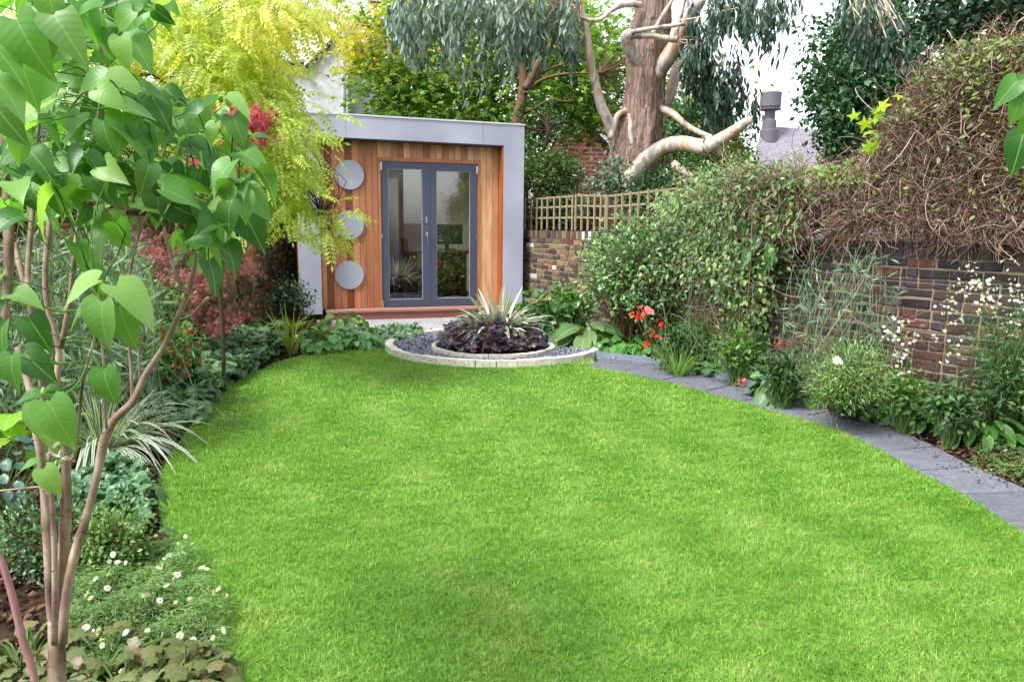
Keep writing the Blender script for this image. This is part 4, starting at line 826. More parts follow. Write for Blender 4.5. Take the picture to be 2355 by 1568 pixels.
b = B(); b.tube([K(580,535,9.7), K(581,620,9.7), K(583,722,9.7)], .014, 8); tag(b.build('wooden_stake', surf('stake_wood', ['8a5c34','a8743f'], 9, .8, stretch=(1,1,8))), 'thin orange brown stake beside the robinia trunk', 'stake')
# things behind the photographer that the door glass mirrors
hs_ = thing('terrace_house', 'brick terrace house behind the viewpoint, mirrored in the door glass', 'house', (2, -9, 0))
b = B(); b.box((2,-11,3), (7,0,0), (0,2,0), (0,0,3)); b.build('wall', hb, hs_); b = B(); b.prism([(-5.3,-8.8,6),(9.3,-8.8,6),(9.3,-11,8.6),(-5.3,-11,8.6)], (0,0,.15)); b.build('roof', tile, hs_)
for x_ in (-3, 0, 3, 6):
    for z_ in (1.5, 4.3):
        b = B(); b.box((x_,-8.98,z_), (.6,0,0), (0,.03,0), (0,0,.8)); w_ = b.build('window', flat('sash_paint', ['e0e0dc','f0f0ec']), hs_); b = B(); b.box((x_,-8.94,z_), (.5,0,0), (0,.02,0), (0,0,.7)); b.build('pane', flat('dark_pane', ['20262c','2c343a'], .1), w_)
def each(name, mat, th_, tpl, Ps, Ds, Ns, Ss):
    """one part per flower: lists of point sets"""
    for P_, D_, N_, S_ in zip(Ps, Ds, Ns, Ss):
        b_ = B(); b_.scat(tpl, P_, D_, N_, S_); b_.build(name, mat, th_)
# ================================================================ RIGHT SIDE: climbers and tangle on the wall
WA, WBp, WC_, WD = A(WR2[0]), A(WR2[1]), A(WR2[2]), A(WR2[3])
def hitw(x, y, off):
    x = np.asarray(x, float); r = np.zeros((len(x), 3)); off = np.broadcast_to(off, x.shape)
    for lo, hi, p, q in ((-1e9, 1368, WR[0], WR[1]), (1368, 1687, WR2[0], WR2[1]), (1687, 1e9, WR2[1], WR2[2])):
        k = (x >= lo) & (x < hi)
        if k.any(): r[k] = hit(x[k], np.asarray(y)[k], p, q, off[k])
    return r
VINE = surf('dry_vine', ['cccccc', 'ffffff'], 9, .85, attr=True, bmp=.2)
VC = A([hx(c) for c in ('7d5e52', '9a7868', 'b89c8c', '5c443c', 'c9b4a8', 'a38272')])[:, :3]
tang_poly = [(1800,410),(1870,398),(1950,392),(2000,360),(2025,315),(2055,265),(2095,215),(2140,170),(2200,128),(2280,112),(2560,50),(2800,90),(2800,545),(2480,530),(2300,526),(2200,522),(2050,516),(1960,520),(1860,522),(1815,490),(1790,470)]
tang = thing('vine_tangle', 'big mass of dry brown vine stems heaped on top of the brick wall', 'climber', hitw([2150], [600], 0.)[0]*A([1,1,0])+A([0,0,1.26]))
def rw(n, poly, lo, hi, L, k=8, down=.25, curl=.6):
    p = rpoly(poly, n); off = rng.uniform(lo, hi, n); s = hitw(p[:, 0], p[:, 1], off); d = rdir(n, -down); d[:, 1] *= .6; st = (L*rng.uniform(.5, 1.4, n)/k)[:, None]
    P = [s]; ax = rdir(n)
    for i in range(k-1):
        d = d+np.cross(ax, d)*curl+rng.normal(size=(n, 3))*.22+A([0,0,-down*.25]); d /= np.linalg.norm(d, axis=1)[:, None]; P.append(P[-1]+d*st)
    return np.stack(P, 1)
b = B()
for n, lo, hi, L, r in ((13500, -.5, .03, .32, .0021), (9500, -.12, .12, .30, .0019), (360, -.3, .08, .6, .0034)):
    P = rw(n, tang_poly, lo, hi, L, 9, .15, .35); c = VC[rng.integers(6, size=n)]*rng.uniform(.7, 1.25, (n, 1)); vines(b, P, (rng.uniform(.6, 1.5, n)*r)[:, None]*np.ones((1, 9)), c)
low = [(1830,520),(2780,545),(2780,600),(2330,580),(2200,592),(2080,570),(1960,590),(1850,600)]
low = [(x, y-44) for x, y in low]; P = rw(1250, low, .0, .12, .28, 8, .5, .3); n = 1250; vines(b, P, .0024*rng.uniform(.6, 1.4, (n, 1))*np.ones((1, 8)), VC[rng.integers(6, size=n)]*rng.uniform(.8, 1.2, (n, 1)))
# mass behind the surface
b.build('stems', VINE, tang, colour=True)
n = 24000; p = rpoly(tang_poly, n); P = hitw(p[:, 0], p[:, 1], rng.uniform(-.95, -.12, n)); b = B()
b.scat(T_OVF, P, rdir(n, -.4), rdir(n), .055*rng.uniform(.6, 1.3, n)); b.build('dark_core_leaves', leafmat('dark_core_leaf', ['2c1f19','46322a','5e4638','3a3a22'], .8, .1), tang)  # dark brown leaf core added behind the stems to block light through them
def inter(poly, n, lo, hi, dens=None):
    p = rpoly(poly, n)
    if dens is not None: p = p[rng.random(len(p)) < dens(p)]
    return hitw(p[:, 0], p[:, 1], rng.uniform(lo, hi, len(p))), p
P, p = inter(tang_poly, 34000, -.1, .2, lambda p: np.clip(1.0-(p[:, 1]-70)/260-.25*np.clip((p[:, 0]-2250)/100, 0, 1), .09, 1)*(.35+.65*(lownoise(p, .04, 21) > -.1)))
P = P+rng.normal(size=P.shape)*A([.04,.04,.05])+A([0,0,.04]); n = len(P); b = B(); b.scat(T_OV, P, rdir(n, -.2), rng.normal(size=(n, 3))*.5+A([-.2,-.6,.7]), .042*rng.uniform(.5, 1.35, n)); b.build('green_leaves', leafmat('tangle_leaf', ['46643a','65824c','88a464','a4b070','54705c'], .4, .3), tang)
P, p = inter([(1800,390),(1870,385),(1960,378),(2010,400),(1990,430),(1900,440),(1800,450)], 700, -.2, .1); n = len(P); b = B(); b.scat(T_OV, P, rdir(n, 0), rng.normal(size=(n, 3))*.5+A([-.2,-.6,.7]), .05*rng.uniform(.5, 1.3, n)); b.build('green_leaves', LITEG, tang)
# bright big leaves on the left edge of the tangle
gv = thing('grape_vine', 'few bright yellow green lobed leaves at the left edge of the dry tangle', 'climber', hitw([2000],[600],0.)[0]*A([1,1,0])+A([0,0,1.27]))
pp = A([(2000,262),(2030,240),(2055,225),(1985,300),(2005,310),(2020,290),(1965,285),(2040,258),(1990,320),(2010,330),(2070,215)], float); n = len(pp)
b = B(); b.scat(T_MAPLE, hitw(pp[:, 0], pp[:, 1], rng.uniform(.0, .15, n)), rng.normal(size=(n, 3))*.4+A([-.3,0,-.5]), rng.normal(size=(n, 3))*.3+A([-.1,-.8,.5]), rng.uniform(.11, .17, n)); b.build('leaves', leafmat('vine_leaf_bright', ['9fd02e','c4e23e','86b83a'], .45, .5), gv)
b = B(); b.tube(hitw([1975,2005,2040,2080],[400,320,250,190],.02), .004, 6); b.build('stem', stem_b, gv)
# green climber
cl_poly = [(1345,560),(1400,556),(1440,548),(1500,522),(1512,470),(1545,436),(1590,418),(1640,405),(1740,397),(1800,402),(1860,425),(1835,500),(1810,560),(1770,620),(1768,690),(1755,730),(1720,765),(1690,730),(1620,640),(1500,600),(1440,600),(1400,650),(1372,625),(1355,600)]
CLM = leafmat('climber_leaf', ['3c6036','547a48','779858','98aa6c','46684e'], .4, .2)
clb = thing('wall_climber', 'dense light green leafy climber draped over the middle of the brick wall', 'climber', hitw([1600],[700],0.)[0]*A([1,1,0]))
b = B(); P, p = inter(cl_poly, 15000, -.12, .3, lambda p: .12+.88*((lownoise(p, .075, 5) > -.12) | (p[:, 1] < 430))*np.clip(1.5-(p[:, 1]-400)/420*np.clip((p[:,0]-1300)/100,0,1), .3, 1)); P = P+rng.normal(size=P.shape)*A([.07,.05,.08]); n = len(P)
b.scat(T_OV, P, rng.normal(size=(n, 3))*.5+A([-.15,-.5,-.6]), rng.normal(size=(n, 3))*.4+A([-.2,-.6,.8]), .056*rng.uniform(.55, 1.3, n)); b.build('leaves', CLM, clb)
b = B(); P = np.concatenate([rw(900, cl_poly, -.1, .2, .6, 9, .2, .25), rw(800, [(1680,402),(1850,398),(1850,570),(1770,540),(1700,470)], .05, .26, .35, 9, .2, .35)]); vines(b, P, .0026, VC[rng.integers(6, size=1700)]*.9); b.build('stems', VINE, clb, colour=True)
P, p = inter([(1640,400),(1880,405),(1900,470),(1860,600),(1740,560),(1600,500)], 30, .2, .32); 
def heads(b, P, r=.016, k=16):
    n = len(P); Q = np.repeat(P, k, 0)+rdir(n*k)*A([1,1,.55])*r*rng.uniform(.4, 1, (n*k, 1)); b.scat(T_PETAL5, Q, rdir(n*k), rdir(n*k, .8), .0085*(r/.016)*rng.uniform(.8, 1.3, n*k))
VERB = leafmat('verbena_floret', ['8a4fae','a468c4','c48cd8','7a3f98'], .6, .3)
bb_ = thing('buddleja_spray', 'small dusty purple flower heads among the top of the green climber', 'flower', hitw([1750],[600],0.05)[0]*A([1,1,0])+A([0,0,1.27])); 
for q in P: b = B(); heads(b, q[None], .022, 14); b.build('flower_head', VERB, bb_)
P, p = inter([(1680,548),(1770,540),(1780,690),(1735,720),(1690,700)], 22, .2, .4); n = len(P)
bl = thing('broad_leaved_climber', 'few large drooping leaves in the dark hollow of the wall climber', 'climber', hitw([1720],[760],.2)[0]*A([1,1,0])); b = B()
pp = A([(1740,470),(1755,500),(1738,520),(1700,500),(1725,570),(1762,585),(1705,600),(1765,560),(1745,540)], float); n = len(pp)
b.scat(ltpl(wov(.24, .8), 7, .3, .4, wav=.1), hitw(pp[:, 0], pp[:, 1], np.full(n, .3)), rng.normal(size=(n, 3))*.3+A([0,-.3,-.9]), rng.normal(size=(n, 3))*.3+A([0,-.9,.4]), rng.uniform(.13, .2, n)); b.build('leaves', leafmat('broad_climber_leaf', ['386c30','4a803c','587a5c'], .35, .15, vein='7fa068', ribs=5), bl)
b = B(); b.tube(hitw([1715,1722,1730,1745],[760,650,560,470],.33), .006, 6); b.build('stem', stem_b, bl)
# ================================================================ RIGHT BED PLANTS
def clump(name, label, cat, px, tpl, n, L, pet, mat, z0=0., group=None, spread=1., flat_=.5, stemmat=None, at=None, face=None, hgt=None):
    """broad leaves on short stalks rising from one crown"""
    c = G(*px) if at is None else A(at, float); th_ = thing(name, label, cat, (c[0], c[1], z0), group); c = A([c[0], c[1], z0])
    an = rng.uniform(0, 6.283, n)+.0; el = np.sqrt(rng.random(n)); h_ = hgt or pet*.55
    R = pet*spread*(.15+.85*el); tip = c+np.stack([np.cos(an)*R, np.sin(an)*R, h_*(1.15-el*.75)*rng.uniform(.8,1.15,n)], 1)
    o_ = np.stack([np.cos(an), np.sin(an), -.15-.45*el+.35*(1-el)], 1)+rng.normal(size=(n, 3))*.22
    if face is not None: o_ = o_+A(face)*.3
    Nn = A([0,0,1.])+o_*A([1,1,0])*-.15+rng.normal(size=(n, 3))*.22+A([0,-.25,0])
    b = B(); b.scat(tpl, tip, o_, Nn, L*rng.uniform(.65, 1.2, n)); b.build('leaves', mat, th_, smooth=True)
    b = B(); P = arcs(np.tile(c, (n, 1))+rng.normal(size=(n, 3))*A([.02,.02,0]), tip, 5, .08, .03); vines(b, P, np.linspace(1, .7, 5)[None]*.004); b.build('stalks', stemmat or stem_g, th_)
    return th_
BERG = leafmat('bergenia_leaf', ['3a6e30','4a863c','629c50','427c38'], .28, .15, vein='a8cc84', ribs=4, spec=.6)
HOST = leafmat('hosta_leaf', ['507444','63884f','7a9c64'], .4, .2, vein='a0bc80', ribs=6)
HYD = leafmat('hydrangea_leaf', ['2f5c2c','457a3a','5f9450'], .38, .2, vein='7faa60', ribs=6)
STRAP = leafmat('strap_leaf', ['4c7a34','6a9a44','8ab45c','a8c878'], .4, .3)
PINK = leafmat('pink_petal', ['e87fa0','f2a0b4','dc6a90'], .5, .4); RED = leafmat('red_petal', ['d8281c','e84030','c81c20'], .5, .35); WHITE = leafmat('white_petal', ['e8e8e8','f6f4f2','ffffff'], .5, .35)
PALEP = leafmat('faded_pink_petal', ['d8a8a0','e8c8b8','c89088'], .6, .3)
def pxs(pts, Y): p = A(pts, float); return KK(p[:, 0], p[:, 1], np.broadcast_to(np.asarray(Y, float), (len(p),)))
def fl_hyd(th_, c, a, dd, h, P):
    for (x, y, r) in ((1253,684,.07),(1225,691,.06),(1342,668,.06),(1338,657,.05)):
        q = K(x, y, 8.75); Q = q+rdir(60)*A([1,1,.45])*r; b = B(); b.scat(T_PETAL5, Q, rdir(60), rdir(60, 1), .022); b.build('flower_head', PALEP, th_)
bush('hydrangea', 'low hydrangea with faded pink heads beside the right frame of the studio', 'shrub', (1275,728), 9.05, 82, 62, 420, ltpl(wov(.3,.85), 6, .3, .3), .12, HYD, stem_g, pw=.35, up=.6, extra=fl_hyd)
def fl0(th_, c, a, dd, h, P): pass
clump('hosta', 'grey green broad leaved hosta drooping over the stone ring on its right', 'plant', (1345,800), ltpl(lambda v: .3*max(.04, math.sin(math.pi*(.06+.92*v))**.7), 7, .25, .5, 0, wav=.1), 30, .34, .3, HOST, spread=.9, hgt=.3)
def fernclump(name, label, at, n, L, mat, h=.9, group=None):
    th_ = thing(name, label, 'fern', (at[0], at[1], 0), group); an = rng.uniform(0, 6.283, n); D = np.stack([np.cos(an), np.sin(an), np.full(n, h)], 1)+rng.normal(size=(n, 3))*.2
    b = B(); b.scat(T_FERN, A([at[0], at[1], .02])+rng.normal(size=(n, 3))*.015, D, A([0,0,1.])-D*.2, L*rng.uniform(.7, 1.15, n)); b.build('fronds', mat, th_); return th_
FERN = leafmat('fern_leaf', ['5c8a34','78a844','90bc58'], .5, .4); FERNY = leafmat('fern_yellow_leaf', ['a0a844','b8b850','8a9a40'], .5, .4)
fernclump('fern', 'yellowish fern between the hosta and the large evergreen shrub', K(1372, 760, 8.6), 16, .42, FERNY)
clump('bergenia', 'glossy bright green bergenia at the corner of the stone ring and the slab path', 'plant', (1442,816), T_BERG, 100, .11, .3, BERG, hgt=.17, spread=1.15)
clump('bergenia', 'glossy bergenia behind the one at the ring corner, under the red lilies', 'plant', (1400,792), T_BERG, 50, .13, .26, BERG, hgt=.2)
bush('camellia', 'large rounded evergreen shrub in front of the right trellis panel', 'shrub', (1490,620), 8.2, 150, 125, 5600, T_OV, .055, leafmat('camellia_leaf', ['3a6438','548448','78a464','a0c08c'], .3, .15, spec=.7), sub=9, pw=.42, base=(*K(1474,700,8.4)[:2], 0), ns=30)
b = B(); c = K(1474, 700, 8.3); 
cam_b = [o for o in bpy.data.objects if o.name.startswith('camellia')][-1]
for dx in (-.05, .04, .0): b.tube(curve([(c[0]+dx*.5, c[1], -.02), (c[0]+dx, c[1], .35), (c[0]+dx*3, c[1]+.05, .8)], 8), [.022,.02,.02,.018,.016,.014,.012,.01], 7)
b.build('trunk', stem_b, cam_b, smooth=True)
def stems_to(b, base, tips, r=.0022, wob=.08): n = len(tips); vines(b, arcs(np.tile(A(base, float), (n, 1))+rng.normal(size=(n, 3))*A([.05,.05,0]), tips, 8, 0, wob), np.linspace(1.2, .7, 8)[None]*r)
def grassy(name, label, cat, at, n, L, W, mat, droop=.5, sp=.7, group=None, face=(0,0), part='leaves', **kw):
    th_ = thing(name, label, cat, (at[0], at[1], 0), group); an = rng.uniform(0, 6.283, n); s_ = sp*np.sqrt(rng.random(n)); D = np.stack([np.cos(an)*s_+face[0], np.sin(an)*s_+face[1], np.ones(n)], 1)
    b = B(); b.blades(A([at[0], at[1], 0])+np.c_[D[:, :2]*.06, np.zeros(n)], D, L*rng.uniform(.55, 1.12, n), W, droop*rng.uniform(.3, 1.2, n)*(.4+s_), **kw); b.build(part, mat, th_); return th_
a_ = K(1560, 800, 6.9)
g = grassy('kaffir_lily', 'grassy lily with red star flowers behind the bergenia', 'flower', a_, 90, .5, .009, STRAP, .6, .8)
tips = pxs([(1456,725),(1478,714),(1482,722),(1519,743),(1521,751),(1500,765),(1512,773),(1490,790),(1465,730)], [7.3,7.35,7.3,7.1,7.1,7.15,7.1,7.1,7.3])
b = B(); stems_to(b, (a_[0]-.1, a_[1], .05), tips); b.build('flower_stems', stem_g, g)
for q in tips: each('flower', RED, g, T_DAISY, [q+rng.normal(size=(4, 3))*.018], [rdir(4)], [rng.normal(size=(4, 3))*.6+A([0,-1,.4])], [.042])
g = thing('pink_nerine', 'single pink lily flower above the red star flowers', 'flower', (a_[0]-.2, a_[1], 0)); b = B(); stems_to(b, (a_[0]-.2, a_[1], 0), pxs([(1492,714)], 7.2)); b.build('flower_stem', stem_g, g)
b = B(); Q = pxs([(1492,714),(1488,710),(1497,716),(1492,719)], 7.2); b.scat(T_DAISY, Q, rdir(4), rng.normal(size=(4, 3))*.5+A([0,-1,.3]), .07); b.build('petals', PINK, g)
grassy('agapanthus', 'tall arching green strap leaved clump in front of the dark hollow of the climber', 'plant', G(1645,838), 220, .98, .016, STRAP, .6, .75, seg=7)
grassy('agapanthus', 'paler grassy clump left of the tall strap leaved clump', 'plant', G(1572,822), 130, .62, .012, STRAP, .8, .8)
grassy('crocosmia', 'thin grey green grassy leaves leaning on the wall behind the tall strap leaved clump', 'plant', hitw([1700],[790],.3)[0]*A([1,1,0]), 130, .85, .009, leafmat('grey_strap', ['54705a','6f8c74','8fa888'], .45, .25), .6, .55)
SMALLL = leafmat('heuchera_green_leaf', ['44703e','588450','789c6a'], .45, .15, vein='90b080')
for px, lab in (((1590,850),'green scalloped leaf clump beside the metal edging under the pale grassy clump'),((1650,860),'green scalloped leaf clump right of the end of the metal edging'),((1695,850),'green scalloped leaf clump at the foot of the tall strap leaved clump'),((1735,868),'green scalloped leaf clump between the two pink geranium heads')):
    clump('coral_bells', lab, 'plant', px, T_SCAL, 60, .09, .25, SMALLL, hgt=.2, group='green scalloped leaf clumps')
clump('pelargonium', 'round leaved geranium against the wall with two pink flower heads', 'flower', (1740,835), T_SCAL, 20, .11, .2, SMALLL, hgt=.4); gth = [o for o in bpy.data.objects if o.name.startswith('pelargonium')][-1]
b = B(); tips = pxs([(1787,786),(1706,878)], [6.2, 5.85]); stems_to(b, (*G(1740,850)[:2], .0), tips); b.build('flower_stems', stem_g, gth)
for q in tips: b = B(); b.scat(T_PETAL5, q+rdir(26)*.028, rdir(26), rdir(26, .4), .032); b.build('flower_head', PINK, gth)
clump('foxglove', 'clump of large drooping oval leaves hanging over the edge of the slab path', 'plant', (1810,925), ltpl(wrnd(.3,.5), 9, .3, .45, 0, wav=.12), 44, .17, .22, leafmat('foxglove_leaf', ['3c6c34','507f42','6c9858'], .4, .15, vein='b0d090', ribs=7), hgt=.2)
grassy('day_lily', 'upright grassy tuft behind the large oval leaves', 'plant', G(1845,880), 60, .4, .010, STRAP, .5, .7)
bush('hebe', 'compact rounded hebe with narrow light green leaves beside the slab path', 'shrub', (1955,868), 4.95, 88, 82, 2600, T_NARROW, .042, leafmat('hebe_leaf', ['4f7a3c','72a052','9cbf78'], .4, .25), stem_b, sub=12, pw=.35, up=.2, base=(*G(1950,945)[:2], 0), ns=30)
for (x_, y_, Y_, rx_, ry_, n_, m__, lab_) in ((1700,800,6.5,50,36,700,'m','leafy green perennial at the foot of the wall behind the scalloped leaf clumps'),(1800,850,5.7,50,30,600,'d','dark leafy perennial against the wall behind the large oval leaves'),(2085,910,5.0,45,32,600,'m','leafy perennial at the wall foot between the hebe and the sword leaves'),(2190,935,4.7,45,34,600,'d','dark leafy perennial at the wall foot left of the white gaura'),(1560,790,7.2,60,40,800,'d','dark leafy perennial under the camellia beside the red lilies'),(1330,690,9.0,50,40,600,'m','pale leafy shrub between the hydrangea and the camellia')):
    bush('leafy_perennial', lab_, 'plant', (x_, y_), Y_, rx_, ry_, n_, T_OV, .05, MIDG if m__ == 'm' else leafmat('dark_perennial', ['2c4c28','3f6434','5c7e4c'], .45, .15), stem_g, sub=8, pw=.5)
for (x_, y_, Y_, lab_) in ((2520,900,4.2,'green shrub at the wall foot just past the right edge of the photo'),(2760,1000,3.6,'bushy green shrub nearest the viewpoint in the right bed')):
    bush('green_shrub', lab_, 'shrub', (x_, y_), Y_, 130, 110, 1800, T_OVF, .05, MIDG, sub=10, pw=.5)
th_ = thing('white_flower', 'single white star flower above the compact hebe', 'flower', (*G(1932,930)[:2], 0)); b = B(); q = K(1931, 829, 4.75); stems_to(b, (*G(1932,930)[:2], 0), q[None], .002); b.build('flower_stem', stem_g, th_)
b = B(); b.scat(T_DAISY, A([q, q+A([-.02,0,.002])]), rdir(2), A([[.1,-1,.5],[-.3,-1,.3]]), .065); b.build('petals', WHITE, th_)
grassy('sword_leaf_clump', 'fan of upright sword leaves against the wall right of the hebe', 'plant', G(2130,930), 60, .45, .014, STRAP, .55, .75, face=(-.25,0))
clump('bergenia', 'bergenia with yellow green rounded leaves on the path edge beside the hebe', 'plant', (2040,968), T_BERG, 60, .095, .18, BERG, hgt=.15)
clump('bergenia', 'bergenia with big glossy leaves on the path edge below the sword leaves', 'plant', (2125,982), T_BERG, 76, .105, .23, BERG, hgt=.19)
clump('bergenia', 'broad green leaf clump before the bare mulch near the right end of the path', 'plant', (2255,1015), ltpl(lambda v: .3*max(.04, math.sin(math.pi*(.05+.93*v))**.8), 7, .3, .4, 0, wav=.1), 50, .13, .22, leafmat('primula_leaf', ['447a34','588e42','78a85c'], .4, .15, vein='90b870', ribs=6), hgt=.17)
grassy('agapanthus', 'big arching strap leaved clump at the right edge of the photo', 'plant', G(2335,985), 90, .62, .013, STRAP, .75, .8, seg=8)
grassy('sword_leaf_clump', 'dark upright sword leaves at the far right edge against the wall', 'plant', G(2385,960), 40, .75, .026, DARKG, .25, .3)
# erigeron mats
def mat_cover(name, label, poly, n, tpl, sz, mat, hmax, kind='stuff', flowers=None, nf=0, fmat=None, cat='ground cover', fsz=.02, lump=6., Nup=1., parts=True, seed=3, centre=None, fh=.03):
    poly = A(poly); p = rpoly(poly, n); hgt = hmax*np.clip(.55+.45*lownoise(p, lump, seed)+.0, .12, 1.2)
    cc = poly.mean(0); ed = np.hypot(*((p-cc)/(poly.max(0)-poly.min(0))).T)*2; hgt = hgt*np.clip(1.4-ed**2*.9, .2, 1)
    z = hgt*rng.random(n)**.45; P = np.c_[p, z+.005]; b = B()
    b.scat(tpl, P, rng.normal(size=(n, 3))*A([1,1,.35])+A([0,-.1,-.1]), rng.normal(size=(n, 3))*.38+A([0,-.2,Nup]), sz*rng.uniform(.55, 1.25, n))
    o = b.build(name, mat); tag(o, label, cat, kind=kind)
    if nf:
        k = rng.choice(n, nf, replace=False); Q = np.c_[p[k], hgt[k]+rng.uniform(.0, fh, nf)]; return o, Q
    return o, None
def daisies(label, Q, gname, r=.012, base=None):
    th_ = thing('daisy_patch', label, 'flower', (Q[0][0], Q[0][1], 0)); n = len(Q); tp_ = fan([.32,.5]*11, .12, 0)
    for q in Q:
        nn_ = A([rng.normal()*.45, -.5+rng.normal()*.4, 1.1]); b = B(); b.scat(tp_, q[None], rdir(1), nn_[None], r*2*rng.uniform(.8, 1.25)); f_ = b.build('flower', WHITE, th_)
        b = B(); b.scat(fan([.5]*8, .3, 0), q[None]+nn_/np.linalg.norm(nn_)*.0025, rdir(1), nn_[None], r*.75); b.build('centre', leafmat('daisy_yellow', ['d8b838','e8cc50'], .6, 0), f_)
    b = B(); P = arcs(Q-np.c_[rng.normal(size=(n, 2))*.03, Q[:, 2]*.7], Q, 4, 0, .05); vines(b, P, .0009); b.build('stems', stem_g, th_); return th_
ERI = leafmat('fleabane_leaf', ['4c7a34','648f48','8cae6c','567c3e'], .5, .3)
pr = [G(*q)[:2] for q in [(2225,1075),(2250,1035),(2320,1010),(2420,1010),(2440,1110),(2352,1112),(2290,1098)]]
o, Q = mat_cover('fleabane_mat', 'low pale green fleabane mat at the right end of the path', pr, 2600, T_NARROW, .03, ERI, .09, nf=16)
daisies('small white daisies on the low mat at the right end of the path', Q, '')
# gaura, verbena, wall tangle of thin stems
GA = leafmat('gaura_leaf', ['3c6a3c','548450','789c70'], .45, .2)
gau = bush('gaura', 'airy bush with tall stems of small white flowers at the right edge before the wall', 'shrub', (2330,830), 4.75, 130, 150, 1800, T_NARROW, .055, GA, stem_g, sub=8, pw=.6, base=(*G(2320,1000)[:2], 0), ns=30, dy=.3)
fx = [(2183,682),(2190,700),(2222,616),(2240,625),(2241,650),(2245,662),(2270,645),(2273,670),(2280,660),(2262,685),(2285,690),(2292,700),(2331,655),(2336,680),(2340,690),(2168,705),(2190,706),(2205,735),(2212,742),(2180,745),(2258,715),(2284,722),(2340,726),(2300,745),(2330,742),(2325,770),(2260,700),(2200,650),(2225,668),(2310,600),(2348,650),(2195,792),(2175,812),(2233,652),(2243,640),(2268,640)]
tips = pxs(fx, rng.uniform(4.3, 4.8, len(fx))); b = B(); stems_to(b, (*G(2310,990)[:2], .05), tips, .0018, .1); b.build('flower_stems', stem_g, gau)
for q in tips: each('flower_spray', WHITE, gau, T_DAISY, [q+rng.normal(size=(5, 3))*A([.024,.016,.03])], [rdir(5)], [rng.normal(size=(5, 3))*.6+A([0,-1,.2])], [.021])
g2 = thing('gaura', 'smaller white flowered sprays on long bent stems in front of the middle of the wall', 'flower', (*G(2110,960)[:2], 0))
fx = [(2028,770),(2046,758),(2056,775),(2080,752),(2104,772),(2142,784),(2071,805),(2082,815),(2060,838),(2074,832),(2085,862),(2035,764),(2066,740),(2095,785)]
tips = pxs(fx, rng.uniform(4.5, 4.9, len(fx))); b = B(); stems_to(b, (*G(2110,960)[:2], 0), tips, .0018, .12); b.build('flower_stems', surf('red_stem', ['8a5a40','a87858'], 9, .6, bmp=0), g2)
for q in tips: each('flower_spray', WHITE, g2, T_DAISY, [q+rng.normal(size=(5, 3))*.022], [rdir(5)], [rng.normal(size=(5, 3))*.6+A([0,-1,.2])], [.023])
def verbena(label, base, headpx, Y, n_extra=0, lfn=60, spread=.3, thin=.0019, poly=None, hr=.018):
    th_ = thing('verbena', label, 'flower', (base[0], base[1], 0), 'tall purple verbenas'); tips = pxs(headpx, Y)
    b = B(); n = len(tips); bs_ = np.stack([base[0]+rng.normal(size=n)*spread, base[1]+rng.normal(size=n)*spread*.5, np.zeros(n)], 1); P = arcs(bs_, tips, 9, 0, .03); vines(b, P, np.linspace(1.3, .8, 9)[None]*thin)
    sd_ = P[:, 5]+rng.normal(size=(n, 3))*.05; vines(b, arcs(P[:, 4], P[:, 4]+rng.normal(size=(n, 3))*A([.1,.05,.05])+A([0,0,.25]), 5, 0, .05), thin*.7); b.build('stems', leafmat('verbena_stem', ['4f6a48','6f8a64','8aa080'], .5, 0), th_)
    b = B(); k = rng.integers(n, size=lfn); t_ = rng.random(lfn); i_ = (t_*7).astype(int); Q = P[k, i_]; b.scat(T_NARROW, Q, rdir(lfn, -.1), rdir(lfn, .5), rng.uniform(.05, .11, lfn)); b.build('leaves', leafmat('verbena_leaf', ['54745a','708f70','8faa88'], .5, .2), th_)
    for q in tips: b = B(); heads(b, q[None], hr*rng.uniform(.8, 1.2), 22); b.build('flower_head', VERB, th_)
    return th_
cv = lambda L: [(1694.9+x*.4505, 517.9+y*.4505) for x, y in L]
verbena('tall verbena stems with small purple heads in front of the brick wall', hitw([1900],[840],.35)[0], cv([(550,115),(725,65),(685,25),(375,40),(145,155),(895,490),(945,510),(835,315),(530,10),(460,240),(290,205),(880,600)]), 5.5, lfn=150, spread=.25)
verbena('purple verbena heads poking out of the large evergreen shrub and climber', K(1560,760,7), [(1472,537),(1500,605),(1505,612),(1445,655),(1583,595),(1592,603),(1605,610),(1633,608),(1662,636),(1610,672),(1452,680),(1690,580),(1545,560)], 7.0, lfn=60, spread=.2)
lw = thing('wallflower', 'mass of thin grey green leafy stems in front of the brick wall behind the hebe', 'plant', hitw([1930],[880],.3)[0]*A([1,1,0]))
p = rpoly([(1790,600),(2050,590),(2100,820),(1800,840)], 380); P = hitw(p[:, 0], p[:, 1], rng.uniform(.08, .4, 380)); b = B(); b.scat(T_NARROW, P, rdir(380, -.1), rdir(380, .3), rng.uniform(.05, .12, 380)); b.build('leaves', leafmat('grey_narrow', ['4f6f5c','6a8a78','8aa690','5c8048'], .5, .2), lw)
b = B(); sb_ = hitw(rng.uniform(1790, 2060, 80), np.full(80, 850.), rng.uniform(.1, .4, 80))*A([1,1,0]); p = rpoly([(1790,500),(2050,520),(2080,760),(1800,800)], 80); vines(b, arcs(sb_, hitw(p[:, 0], p[:, 1], rng.uniform(.1, .4, 80)), 8, 0, .08), .0016); b.build('stems', leafmat('verbena_stem', [], 0), lw)
wv = thing('wire', 'thin training wires stretched along the brick wall', 'wire', hitw([2100],[650],.02)[0])
